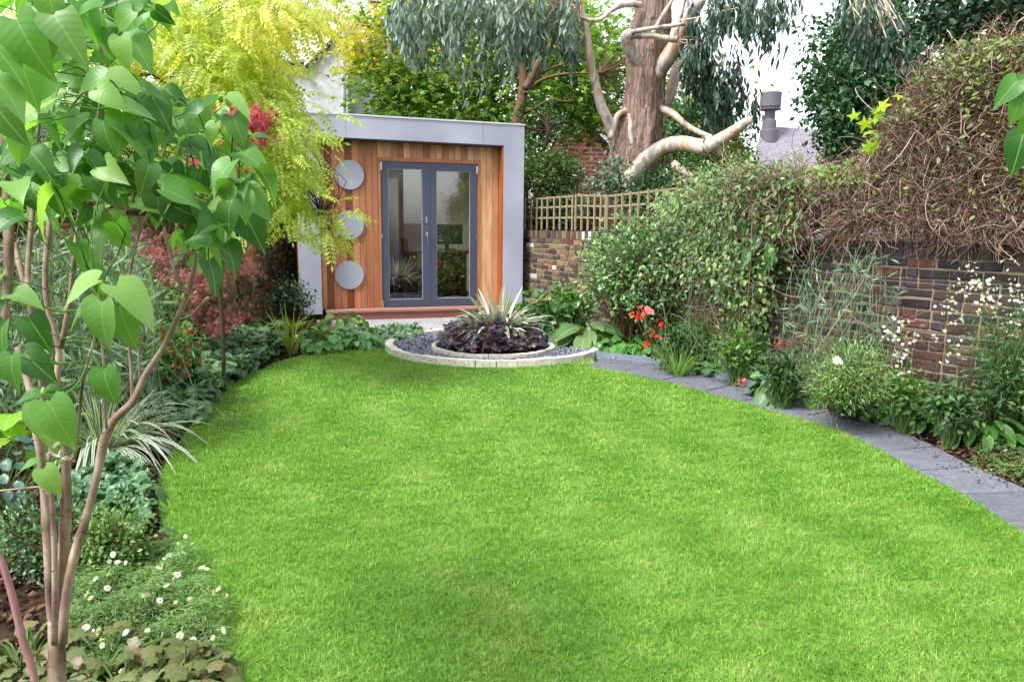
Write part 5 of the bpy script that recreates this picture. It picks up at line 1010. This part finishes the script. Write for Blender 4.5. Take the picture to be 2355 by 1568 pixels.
for (y0, y1) in ((0.98,0.98),(.62,.6)):
    b = B(); p, q = A(WR2[1]), A(WR2[3]); d = (q-p)/np.linalg.norm(q-p); p2, q2 = A(WR2[1]), A(WR2[2]); nn = A([-d[1], d[0]]); nn = -nn if nn@p > 0 else nn
    pts = [(*(A(w_)+nn*.035), y0+.01*math.sin(i*2)) for i, w_ in enumerate([WR2[1], (A(WR2[1])+A(WR2[2]))/2, WR2[2], (A(WR2[2])+A(WR2[3]))/2, WR2[3]])]; b.tube(pts, .0022, 5); b.build('strand', steel, wv)
# ================================================================ PLANTS IN THE STONE RING
VAR = leafmat('striped_leaf', ['d8dcd0','e6e9e0','ccd4c4'], .4, .06, mid='5f8a54'); VARG = leafmat('striped_green_leaf', ['4a8434','66a048'], .4, .3, edge='dde0d2')
c = A([-.15, 8.1]); th_ = thing('striped_grass_plant', 'white and green striped strap leaved plant in the middle of the stone ring', 'plant', (c[0], c[1], .05))
for nb, mat, nm in ((96, VAR, 'pale_leaves'), (52, VARG, 'green_leaves')):
    an = rng.uniform(0, 6.283, nb); s_ = 1.15*np.sqrt(rng.random(nb)); D = np.stack([np.cos(an)*s_, np.sin(an)*s_, np.ones(nb)], 1); b = B()
    b.blades(np.c_[np.tile(c, (nb, 1))+D[:, :2]*.04, np.full(nb, .12)], D, rng.uniform(.6, .84, nb), .048, rng.uniform(.28, .72, nb)*s_+.04, seg=9, fold=.3); b.build(nm, mat, th_)
b = B(); b.blades(A([[-.12,8.08,.1],[-.1,8.05,.1]]), A([[.42,-.05,.95],[.5,0,.8]]), A([.82,.6]), .028, A([.12,.25]), seg=9, fold=.3); b.build('pale_leaves', VAR, th_)
HEU = leafmat('purple_leaf', ['2a2230','3a2f42','4c4050','443850','64485a'], .35, .08, spec=.8, ribs=4, vein='6a5060')
for i in range(17):
    a = i/11*6.283 if i < 11 else (i-11)/6*6.283+.3; r_ = .42 if i < 11 else .2; q = (IC[0]+r_*math.cos(a)*1.0+rng.normal()*.02, IC[1]+r_*math.sin(a), .05)
    clump('purple_coral_bells', 'dark purple ruffled leaf clump around the striped plant in the inner ring', 'plant', None, T_SCAL, 92, .062, .17, HEU, z0=.05, group='dark purple leaf clumps in the inner ring', at=q, hgt=.27 if i < 11 else .36, stemmat=stem_b)
# ================================================================ LEFT BED
tl = lambda L, s, x0, y0: [(x0+x*s, y0+y*s) for x, y in L]
TIA = leafmat('foamflower_leaf', ['3a6040','4e7850','6c9268','80a078','5c865c'], .4, .2, vein='8fae84')
pl = [G(*q)[:2] for q in [(655,812),(600,842),(520,888),(478,930),(440,985),(395,975),(350,940),(350,880),(420,820),(540,765),(620,775)]]
mat_cover('foamflower', 'grey green scalloped ground cover along the left edge of the lawn', pl, 6500, T_SCAL, .09, TIA, .34, lump=4)
pl = [G(*q)[:2] for q in [(995,776),(930,792),(860,806),(850,770),(930,752)]]
mat_cover('foamflower', 'low strip of scalloped leaves between the patio and the left of the stone ring', pl, 1100, T_SCAL, .07, TIA, .13, lump=7)
clump('bergenia', 'glossy green bergenia on the left lawn edge in front of the studio', 'plant', (745,806), T_BERG, 70, .115, .3, BERG, hgt=.24)
clump('bergenia', 'glossy green bergenia with one red leaf nearer the stone ring', 'plant', (820,798), T_BERG, 56, .11, .26, BERG, hgt=.22)
clump('hosta', 'green leaf clump against the step of the studio', 'plant', (790,760), T_BERG, 30, .12, .26, MIDG, hgt=.24)
grassy('brown_sedge', 'hair fine brownish sedge tuft behind the left bergenias', 'grass', G(745,768), 420, .3, .004, leafmat('sedge_leaf', ['8a8a5c','a09a6a','6f8050'], .6, .3), .8, 1.)
bush('sweet_box', 'small dark green rounded box bush against the left frame of the studio', 'shrub', (668,690), 9.7, 48, 42, 1500, T_OVF, .05, leafmat('box_leaf', ['1c3c24','2c5434','44704c'], .3, .1, spec=.7), sub=12, pw=.4, base=(*K(668,700,9.7)[:2], 0))
fernclump('fern', 'green fern in front of the dark box bush', G(655,775), 18, .5, FERN); fernclump('fern', 'green fern at the foot of the robinia trunk', G(600,775), 14, .42, FERN)
grassy('yellow_iris', 'upright yellowing sword leaved plant in the left bed before the dark box bush', 'plant', G(668,815), 26, .62, .02, leafmat('yellow_sword', ['8fa04c','b0a858','7a9a48'], .5, .3), .4, .55)
IVY = leafmat('ivy_leaf', ['24422c','35603c','52805a'], .35, .1)
def ivy(label, poly, n, p, q, sz=.07, lo=0, hi=.12):
    pp = rpoly(poly, n); P = hit(pp[:, 0], pp[:, 1], p, q, rng.uniform(lo, hi, n)); th_ = thing('ivy', label, 'climber', P.mean(0)*A([1,1,0])); b = B()
    b.scat(T_OV, P, rng.normal(size=(n, 3))*.5+A([0,-.3,-.8]), rng.normal(size=(n, 3))*.4+A([.2,-.8,.4]), sz*rng.uniform(.6, 1.2, n)); b.build('leaves', IVY, th_)
    b = B(); k = min(60, n//6); s0 = P[rng.integers(n, size=k)]*A([1,1,.0])+A([0,0,.02]); vines(b, arcs(s0, P[rng.integers(n, size=k)]*A([0,0,1.])+s0*A([1,1,0])+rng.normal(size=(k, 3))*.05, 6, 0, .04), .003); b.build('stems', stem_b, th_); return th_
ivy('dark ivy covering the brick wall between the robinia trunk and the studio', [(595,490),(690,480),(690,650),(650,640),(620,620),(600,650),(592,560)], 700, WL[0], WL[1])
ivy('ivy hanging over the wall top behind the yellow robinia leaves', [(585,465),(692,470),(692,520),(640,520),(590,510)], 500, WL[0], WL[1])
ivy('small leaved ivy climbing on the robinia trunk side of the wall', [(548,600),(585,610),(590,700),(550,700),(540,650)], 200, WL[0], WL[1], .06, .2, .4)
# japanese maples
JR = leafmat('red_maple_leaf', ['a85864','bc6e7c','b47474','94505a','c48c94'], .5, .2); JG = leafmat('bronze_maple_leaf', ['566238','6c6840','5a6a44','84604a'], .5, .2); JB = leafmat('crimson_maple_leaf', ['a03048','b44058','c0566c','882c3c'], .5, .25)
jm = thing('japanese_maple', 'spreading red and bronze laceleaf maple in the left bed behind the lilac stems', 'shrub', (*K(450,770,7.2)[:2], 0))
z1 = [(340,580,50,28,6.8,.4,300),(390,555,45,25,6.9,.3,200),(455,650,50,35,6.9,.4,420),(450,700,55,25,6.8,.4,330),(550,585,22,30,7.2,.2,160),(560,610,25,15,7.2,.2,100),(530,715,30,18,6.9,.3,180),(500,740,30,18,6.8,.3,120),(400,640,30,25,6.9,.4,150),(480,610,30,25,7.,.3,140)]
z2 = [(430,700,110,50,7.2,.4,900),(380,640,80,50,7.3,.4,600),(480,660,70,60,7.4,.4,500)]
z1 = [q[:6]+(int(q[6]*.62),) for q in z1]
for nm, z, mat in (('red_foliage', z1, JR), ('bronze_foliage', z2, JG)):
    P, C = cluster(z, 14, .07, .5); n = len(P); b = B(); b.scat(T_JMAP, P, rng.normal(size=(n, 3))*.5+A([.1,-.3,-.8]), rng.normal(size=(n, 3))*.35+A([0,-.6,.8]), .075*rng.uniform(.7, 1.25, n)); b.build(nm, mat, jm)
b = B(); tb = px_limb(b, [(450,790),(455,740),(440,700),(420,660),(400,620)], [7,6,5,4,3], 7.2, 12, 8); tw = B(); P, C = cluster(z1+z2, 30, .05); twigs(tw, C, [tb], .005, .15, .15); b.build('trunk', bark_dk, jm, smooth=True); tw.build('twigs', bark_dk, jm)
j2 = thing('japanese_maple', 'crimson maple sprays showing high among the yellow robinia leaves', 'tree', (*K(520,770,5.6)[:2], 0)); z = [(565,270,26,28,5.5,.15,150),(535,262,22,18,5.5,.15,80),(590,262,14,14,5.5,.1,50),(500,330,24,14,5.5,.15,70),(560,320,22,12,5.5,.15,60),(470,360,35,28,5.6,.15,100),(520,380,30,24,5.6,.15,60),(590,310,12,8,5.5,.1,25)]
P, C = cluster(z, 8, .05, .5); n = len(P); b = B(); b.scat(T_JMAP, P, rng.normal(size=(n, 3))*.5+A([.2,-.2,-.5]), rng.normal(size=(n, 3))*.3+A([0,-.9,.6]), .075*rng.uniform(.8, 1.25, n)); b.build('foliage', JB, j2)
b = B(); tb = px_limb(b, [(515,900),(512,760),(500,600),(505,460),(530,350),(560,280)], [5,4.5,4,3.5,3,2], 5.6, 20, 8); b.build('trunk', bark_dk, j2, smooth=True); tw = B(); twigs(tw, C, [tb], .004, .1, .1); tw.build('twigs', bark_dk, j2)
# fuchsia
fu = bush('fuchsia', 'fuchsia with many small hanging red flowers between the lilac and the foamflower', 'shrub', (375,800), 5.4, 90, 70, 1500, T_OV, .035, leafmat('fuchsia_leaf', ['4f7c3c','6c9c50','98bc70'], .4, .3), stem_b, sub=8, pw=.6, base=(*G(370,860)[:2], 0))
n = 28; p = rpoly([(318,740),(470,760),(460,850),(400,870),(360,880),(318,830)], n); Q = KK(p[:, 0], p[:, 1], rng.uniform(5.05, 5.4, n)); 
for q in Q: b = B(); b.scat(fan([.12,.2,.3,.2], .6, .5), q[None], A([[.1,0,-1.]]), A([[rng.normal(),-1.,.1]]), .05); b.scat(T_OV, q[None], A([[rng.normal()*.2,0,-1.]]), A([[0.,-1,0]]), .04); b.build('flower', leafmat('fuchsia_red', ['c41c2c','dc3040','b81838'], .45, .3), fu)
# verbenas on the left
tv = lambda L: [(x*.1801, 470.8+y*.1801) for x, y in L]
hv = tv([(1530,90),(1580,170),(1650,300),(1690,370),(1375,130),(450,500),(430,540),(250,190),(1160,540),(790,670),(1880,490),(1990,670),(905,335),(780,340),(370,550),(20,680),(215,10),(180,370),(720,520),(1830,330),(1720,840),(1620,910),(1290,40)])
verbena('tall verbenas with pink purple heads seen between the lilac stems', K(200,900,4.9), hv, 4.6, lfn=320, spread=.55, thin=.0022, hr=.019)
verbena('purple verbena heads high up among the lilac leaves at the left edge', K(60,900,4.6), [(99,252),(95,272),(103,290),(118,268),(88,300),(110,300),(98,310),(125,262)], 3.4, lfn=30, spread=.12, hr=.019)
verbena('low purple verbena heads above the striped lily turf', K(330,900,4.6), [(350,855),(262,815),(413,596),(300,560)], 4.4, lfn=60, spread=.2)
# grey leaved thicket behind stems
tk = thing('toadflax', 'thicket of fine grey green leafy stems in front of the left brick wall', 'plant', (*K(120,900,5)[:2], 0)); n = 3000; p = rpoly([(-40,560),(330,560),(360,700),(330,880),(200,960),(-40,960)], n); P = KK(p[:, 0], p[:, 1], rng.uniform(4.2, 5.6, n)); P[:, 2] = np.maximum(P[:, 2], .05)
b = B(); b.scat(T_NARROW, P, rdir(n, .4), rdir(n), rng.uniform(.07, .16, n)); b.build('leaves', leafmat('toadflax_leaf', ['5a7a60','7a967c','98b094','6a8c58'], .5, .2), tk); b = B(); k = 260; s0 = P[:k]*A([1,1,0]); vines(b, arcs(s0+rng.normal(size=(k, 3))*A([.15,.1,0]), P[:k]+A([0,0,.2]), 7, 0, .06), .0022); b.build('stems', leafmat('verbena_stem', [], 0), tk)
bush('green_shrub', 'leafy green shrub filling the left bed behind the verbenas', 'shrub', (300,720), 6.2, 130, 90, 2200, T_OVF, .06, MIDG, sub=12, pw=.6, base=(*K(300,860,6.2)[:2], 0))
bush('green_shrub', 'shrub with pale green leaves at the left edge beside the brick wall', 'shrub', (10,420), 6.3, 110, 80, 2400, T_OVF, .07, LITEG, sub=12, pw=.6)
bush('green_shrub', 'shrub rising over the left wall behind the crimson maple', 'shrub', (330,400), 8.6, 200, 80, 3600, T_OVF, .08, leafmat('hedge_leaf', ['5a7a30','7f9a3c','a0b050'], .4, .3), sub=12, pw=.6)
# striped lily turf by the lilac
grassy('lily_turf', 'green and white striped strap leaved clump hanging over the lawn edge on the left', 'plant', G(235,1045), 170, .85, .024, leafmat('lily_turf_leaf', ['3f6a44','588458','6a9468'], .35, .2, edge='dde2d6'), .85, 1.1, face=(.35,-.1), seg=9)
grassy('lily_turf', 'upright green strap leaves behind the striped clump', 'plant', G(190,960), 90, .7, .014, leafmat('upright_strap', ['5a805c','7a9c78','9ab494'], .4, .2), .45, .5)
# lower left corner
ROU = leafmat('round_small_leaf', ['35603c','4c784e','74987c','5c8656'], .35, .15)
pl = [G(*q)[:2] for q in [(180,1075),(300,1070),(345,1120),(340,1190),(320,1250),(220,1260),(150,1200)]]
mat_cover('bugle', 'low grey green rounded leaves under the striped clump', pl, 1500, T_ROUND, .045, ROU, .14, lump=9)
clump('light_green_plant', 'bright green crinkled leaf clump at the left edge beneath the lilac leaves', 'plant', (35,1085), T_ROUND, 16, .17, .22, leafmat('crinkle_leaf', ['7ab030','94c444','68a038'], .5, .4, vein='b8d868', ribs=6), hgt=.35)
clump('blue_green_plant', 'dull blue green leaf clump at the left edge below the bright crinkled leaves', 'plant', (20,1180), T_BERG, 40, .07, .2, leafmat('blue_dull', ['2c4c40','40645a','5c8074'], .4, .1), hgt=.32)
bush('box_honeysuckle', 'fine leaved dark green shrub behind the lilac trunk in the lower left', 'shrub', (120,1250), 2.95, 180, 115, 5200, T_OVF, .021, leafmat('lonicera_leaf', ['284c28','3f6a38','64905c','80a474'], .35, .15, spec=.6), stem_b, sub=12, pw=.55, base=(*K(110,1300,2.95)[:2], 0), ns=60)
bush('box_honeysuckle', 'upright brown stemmed small leaved shrub on the lawn edge left', 'shrub', (260,1240), 2.9, 90, 90, 1700, T_OVF, .022, leafmat('lonicera_light', ['4f7a3c','72a050','a0c078'], .4, .25), stem_b, sub=8, pw=.7, base=(*K(250,1330,2.9)[:2], 0), ns=40)
pl = [G(*q)[:2] for q in [(150,1290),(250,1265),(370,1255),(450,1290),(500,1400),(535,1390),(520,1480),(500,1560),(420,1590),(160,1600),(120,1450)]]
o, Q = mat_cover('fleabane_mat', 'spreading green fleabane mat beside the lilac trunk and lawn', pl, 15000, T_NARROW, .030, ERI, .13, nf=62, lump=8, fh=.05)
daisies('many small white daisies on the fleabane mat in the lower left', Q, '')
EPI = leafmat('bronze_leaf', ['50622f','66703c','7a6c4a','5a6e38','7c6250'], .45, .12, vein='90885c', ribs=4)
for px, lab, r_ in (((60,1560),'bronze tinted round leaves at the bottom left corner left of the lilac trunk',.2),((230,1570),'bronze tinted round leaves right of the lilac trunk at the bottom edge',.22),((400,1600),'bronze tinted round leaves at the bottom edge beside the lawn',.16),((300,1640),'bronze tinted round leaves cut by the bottom edge of the photo',.2)):
    clump('barrenwort', lab, 'plant', px, T_SCAL, 80, .055, r_*1.1, EPI, hgt=.12, group='bronze tinted leaf clumps along the bottom edge')
ly = thing('young_lily', 'single leafy stem leaning over the lawn edge on the left', 'plant', G(358,1330)*A([1,1,0])); b = B(); px_limb(b, [(356,1330),(362,1260),(372,1190),(365,1150),(352,1110)], [1.2]*5, 3.1, 10, 5); px_limb(b, [(352,1110),(330,1155),(312,1180)], [1,1,.8], 3.1, 6, 5); b.build('stem', stem_g, ly)
b = B(); b.scat(T_LANCE, pxs([(352,1110),(354,1112),(352,1112),(365,1210),(362,1180),(368,1270)], 3.1), A([[.7,0,-.8],[.5,0,-1],[-.9,0,-.25],[.8,0,-.3],[-.9,0,-.3],[.6,0,-.1]]), A([[.2,-1,.6]]*6), A([.1,.12,.1,.09,.07,.06])); b.build('leaves', leafmat('lily_leaf', ['4f7a54','6f9a6c'], .4, .3), ly)
# ================================================================ LILAC IN THE FOREGROUND
LIL = leafmat('lilac_leaf', ['427a3a','5a9048','7cb060','68a44c','386c34','8cbc68','a4c878'], .42, .44, vein='94bc78', ribs=8, spec=.6)
LILB = leafmat('lilac_bark', ['6f584a'], .8, 0) if False else None
m, t, bs, out = nmat('lilac_bark'); n1 = noise(t, 26., 6., None, (1,1,.5)); n2 = noise(t, 70., 3., None, (1,1,.15)); n3 = noise(t, 7., 3.)
c = ramp(t, [hx('5f5047'), hx('8d7a6a'), hx('a99786'), hx('c4b5a4')], n1, [.3,.45,.58,.72]); c = mixc(t, mixc(t, c, ramp(t, [(.7,.64,.6,1),(1.15,1.12,1.08,1)], n3, [.38,.62]), 1., 'MULTIPLY'), hx('4a382e'), ramp(t, [(0,0,0,1),(1,1,1,1)], noise(t, 60., 2., None, (1,1,2.2)), [.66,.72])); t.links.new(c, bs.inputs['Base Color']); bs.inputs['Roughness'].default_value = .7; bump(t, n2, bs, .6, .003); LB = m
lil = thing('lilac_bush', 'lilac bush with heart shaped leaves filling the left foreground', 'shrub', (*K(130,1500,1.62)[:2], 0))
stems = [([(133,1800),(131,1680),(130,1560),(131,1480),(132,1425)], [27,26,24,24,24], 1.6, 0),
 ([(126,1450),(116,1360),(112,1250),(106,1180),(100,1110),(92,1040),(78,960),(70,900)], [15,14,13.5,13,11,10,9,8], 1.6, .0),
 ([(138,1450),(141,1360),(148,1250),(152,1150),(152,1080),(150,1000),(148,940)], [15,14,14,14,13,12,11], 1.63, .0),
 ([(144,1480),(150,1390),(168,1290),(195,1200),(222,1100),(240,1010),(262,965),(304,925),(322,890),(335,860),(375,800),(408,730),(430,680),(447,615),(452,560)], [13,13,12.5,12,11,12,11,10,9,8,8,7,7,5.5,5], 1.58, .1),
 ([(124,1480),(126,1380),(125,1260),(119,1150),(112,1080),(118,1030)], [8,8,7.5,7,6,5], 1.55, .0),
 ([(430,680),(400,620),(385,560),(372,500)], [6,5,4.5,4], 1.66, .05),
 ([(8,790),(14,700),(20,600),(20,520),(16,440),(10,300),(40,150),(60,0)], [10,11,12,12,11,9,7,5], 1.75, .1),
 ([(108,1180),(98,1060),(78,940),(58,860),(40,800)], [10,10,10,9,8], 1.7, .1),
 ([(100,940),(92,850),(72,720),(48,620),(36,560)], [8,8,8.5,8,7], 1.8, .1), ([(66,700),(64,620),(72,520),(80,430),(85,330),(95,200),(120,60)], [8,7,6.5,6,5,4,3], 1.82, .2),
 ([(148,1020),(130,900),(135,800),(112,720),(104,640),(110,560),(122,470),(150,380),(160,250),(158,140)], [8,8,8,8,8,7.5,7,5.5,4.5,4], 1.75, .1), ([(140,800),(160,700),(168,620),(178,540),(186,470),(200,380),(225,280),(235,180),(232,90),(236,10)], [8,7.5,7,7,6.5,5.5,5,4.5,4.5,4], 1.72, -.1),
 ([(304,925),(302,860),(298,800),(290,700),(300,620),(320,540),(350,470),(365,400),(382,330)], [5,4.5,4.5,4,4,3.5,3.5,3,3], 1.7, .05), ([(322,890),(316,760),(300,650)], [3.5,3.5,3], 1.75, 0),
 ([(150,1050),(170,1050),(182,960),(190,880),(205,820),(222,760),(228,690)], [4,5,4,4,4,3.5,3], 1.5, -.1), ([(172,1060),(140,1052),(118,1038),(112,990)], [5,5,5,4], 1.52, 0),
 ([(245,985),(240,900),(238,840),(226,700)], [3.5,3,3,2.5], 1.5, 0), ([(0,1128),(60,1122),(95,1120),(112,1138)], [3,3,2.5,2], 1.45, 0),
 ([(452,560),(470,500),(500,440),(540,370),(552,350)], [5,5,4.5,3.5,3], 1.7, 0), ([(372,500),(420,430),(430,360),(420,280)], [4,4,3,2.5], 1.7, 0), ([(235,90),(280,60),(330,20),(345,0)], [3,3,2.5,2], 1.6, 0), ([(190,470),(250,430),(300,350),(330,260)], [4,3.5,3,2.5], 1.6, 0), ([(160,250),(220,180),(270,130),(360,60)], [3,3,2.5,2], 1.65, 0), ([(470,500),(500,480),(530,470)], [3,2.5,2], 1.6, 0)]
LPs = []
for i, (pts, hw, Y, dY) in enumerate(stems):
    b = B(); pth = px_limb(b, pts, [q*.86 for q in hw], Y, 34, 12 if hw[0] > 9 else 8, dY, flute=lambda an, L: 1+.05*np.sin(an*2+L*20)+.13*max(0, math.sin(L*31+an[0]))**14+.03*np.sin(an*5-L*40)); LPs.append(pth)
    b.build('trunk' if i == 0 else 'stem', LB, lil, smooth=True)
ex = [(528,466,441,489,1.45,0),(528,471,518,540,1.42,1),(553,478,604,569,1.47,0),(540,462,622,492,1.5,0),(503,491,470,607,1.5,1),(457,516,436,580,1.55,1),(480,600,508,668,1.55,0),(520,560,552,625,1.5,0),
 (237,280,247,366,1.4,1),(202,275,121,320,1.42,0),(242,176,164,198,1.4,1),(245,172,328,192,1.45,0),(224,207,285,242,1.35,1),(242,247,337,232,1.4,0),(345,219,393,282,1.45,0),(280,290,365,353,1.4,0),(110,-30,121,63,1.2,1),(124,36,188,126,1.2,0),(38,46,98,174,1.2,1),(-20,104,52,160,1.2,0),(40,130,83,232,1.25,0),(-10,185,57,248,1.2,0),(-20,236,50,320,1.25,1),(45,312,45,378,1.3,1),(68,348,121,400,1.35,0),(277,86,285,155,1.35,1),(303,88,347,148,1.4,0),(209,38,238,98,1.4,1),(232,16,148,24,1.35,0),(340,343,308,405,1.4,1),
 (235,694,224,808,1.3,1),(225,644,122,685,1.35,0),(267,658,363,726,1.35,0),(274,703,300,806,1.38,1),(222,688,137,735,1.4,0),(66,730,112,804,1.4,1),(28,676,88,684,1.4,0),(361,434,362,520,1.45,1),(192,414,172,490,1.45,1),(214,409,268,460,1.45,0),(121,428,138,495,1.45,1),(242,497,286,562,1.5,0),
 (28,818,18,906,1.35,1),(55,812,122,875,1.38,1),(113,924,163,1034,1.3,1),(96,930,80,1040,1.33,1),(94,902,30,914,1.35,0),(100,905,145,900,1.4,0),(238,850,254,936,1.4,1),(88,1060,42,1072,1.4,0),(101,1078,134,1140,1.38,1),(200,600,236,650,1.6,0),(0,690,-40,740,1.4,0),(10,740,-20,830,1.4,1),(505,228,425,255,1.5,0),(520,222,580,250,1.5,0),(536,268,560,330,1.5,0),(430,330,520,385,1.5,0),(420,290,350,330,1.5,0),(552,350,618,380,1.5,0),(545,352,600,352,1.55,0),(470,330,440,300,1.55,0),(575,320,610,300,1.55,0),(395,380,400,460,1.5,1),(455,390,430,450,1.5,1),(500,400,560,450,1.5,0),(300,400,230,420,1.5,0),(175,560,200,610,1.55,0)]
def leafset(Bp, Tp, wide, b):
    """explicit leaves from stalk end to tip, facing the light and a little to the viewer"""
    P, D, Nn, Sz = [], [], [], []
    for (x0, y0, x1, y1, Y, wd) in Bp:
        p = K(x0, y0, Y); L0 = math.hypot(x1-x0, y1-y0)/1765*Y; q = K(x1, y1, Y-(.01 if wd else .02)); d = q-p
        L = np.linalg.norm(d); P.append(p); D.append(d/L)
        Nn.append(A([rng.normal()*.25+.15*np.sign(x1-x0), -1., .55]) if wd else A([rng.normal()*.3, -.5, 1.])); Sz.append([L*1.02, L*1.02, L*1.02])
    b.scat(Tp, P, D, Nn, A(Sz))
b = B(); leafset([e for e in ex if e[5]], T_HEART, 1, b); leafset([e for e in ex if not e[5]], T_HEART, 0, b)
# stalks
for e in ex:
    q = K(e[0], e[1], e[4]); allp = np.concatenate(LPs); j = allp[np.argmin(((allp-q)**2).sum(1))]
    if np.linalg.norm(j-q) < .22: px_ = arcs(j[None], q[None], 6, -.1, .03); vines(b, px_, .0016)
# random leaves through the canopy
zones = [(60,60,80,80,34),(170,90,90,90,32),(280,60,70,60,14),(60,220,80,80,34),(180,230,80,70,32),(290,240,70,60,26),(390,270,70,60,24),(490,310,60,60,20),(550,400,45,60,12),(70,380,80,60,30),(190,380,80,60,30),(310,400,80,70,30),(430,440,60,60,22),(500,520,50,60,12),(60,480,60,30,12),(250,480,60,40,10),(30,640,40,40,3),(30,870,30,50,4),(160,470,50,40,8),(430,560,30,40,5),(350,0,40,30,8),(230,-10,60,30,10)]
P, D, Nn, Sz = [], [], [], []
for x, y, rx, ry, n in zones:
    a = rng.uniform(0, 6.283, n); r = np.sqrt(rng.random(n)); Y = rng.uniform(1.35, 2.1, n); pp = KK(x+rx*r*np.cos(a), y+ry*r*np.sin(a), Y); P.append(pp)
    d = rng.normal(size=(n, 3))*A([.9,.5,.35])+A([0,-.15,-.6]); D.append(d); Nn.append(rng.normal(size=(n, 3))*.45+A([0,-.65,.85])); Sz.append(.062*rng.uniform(.55, 1.25, n))
P, D, Nn, Sz = map(np.concatenate, (P, D, Nn, Sz)); h_ = rng.random(len(P)) < .6
g3 = rng.random(len(P)); h3 = g3 > .72; h_ = h_ & ~h3; h2 = ~h_ & ~h3
b.scat(T_HEART, P[h_], D[h_], Nn[h_], Sz[h_]); b.scat(T_HEART2, P[h2], D[h2], Nn[h2], Sz[h2]); b.scat(T_HEART3, P[h3], D[h3], Nn[h3], Sz[h3])
allp = np.concatenate([p[len(p)//3:] for p in LPs]); j = allp[np.argmin(((P[:, None]-allp[None])**2).sum(2), 1)]; ok = np.linalg.norm(j-P, axis=1) < .3; vines(b, arcs(j[ok], P[ok], 5, .05, .06), .0013)
b.build('leaves', LIL, lil, smooth=True)
b = B()
for (x, y, Y) in ((232,668,1.34),(236,658,1.34),(228,680,1.34),(240,672,1.34),(534,466,1.43),(530,460,1.43),(345,216,1.44),(508,226,1.5),(100,900,1.35),(56,700,1.4)):
    q = K(x, y, Y); b = B(); b.lathe(q-A([0,0,.006]), [(.0005,-.004),(.004,0),(.005,.005),(.0035,.011),(.0005,.015)], 8)
    b.build('bud', leafmat('bud', ['8aa848','a8c060'], .5, 0), lil, smooth=True)
sb = thing('bare_sapling', 'bare pinkish stem leaning in the bottom left corner', 'shrub', (*K(95,1650,1.5)[:2], 0)); b = B(); px_limb(b, [(-30,1240),(0,1282),(20,1340),(38,1410),(55,1480),(72,1530),(84,1590),(92,1700),(95,1850)], [7,8,8.5,9,9.5,9.5,10,10,10], 1.5, 24, 10); b.build('stem', surf('pink_bark', ['8a6468','a87c7c','c09a94'], 20, .6, bmp=.3), sb, smooth=True)
# leaves reaching in at the right edge
sp = thing('right_edge_sprig', 'few smooth green leaves reaching in at the right edge before the dry tangle', 'shrub', (*K(2500,1500,2.2)[:2], 0)); b = B()
rl = [(2340,185,2292,238,2.2,1),(2345,225,2330,285,2.2,1),(2352,310,2330,400,2.2,1),(2370,180,2360,260,2.2,1),(2380,260,2350,340,2.25,1),(2400,340,2372,420,2.2,1),(2390,120,2375,190,2.2,1)]
leafset(rl, T_HEART, 1, b); b.build('leaves', LIL, sp, smooth=True); b = B(); tb = px_limb(b, [(2470,1900),(2460,1200),(2440,700),(2400,350),(2360,200),(2350,150)], [9,8,6,4,2.5,1.5], 2.25, 30, 8); vines(b, arcs(A([tb[np.argmin(((tb-K(e[0],e[1],e[4]))**2).sum(1))] for e in rl]), A([K(e[0],e[1],e[4]) for e in rl]), 5, 0, .04), .0014); b.build('stem', stem_b, sp, smooth=True)
print('objects', len(bpy.data.objects), 'verts', sum(len(m.vertices) for m in bpy.data.meshes))
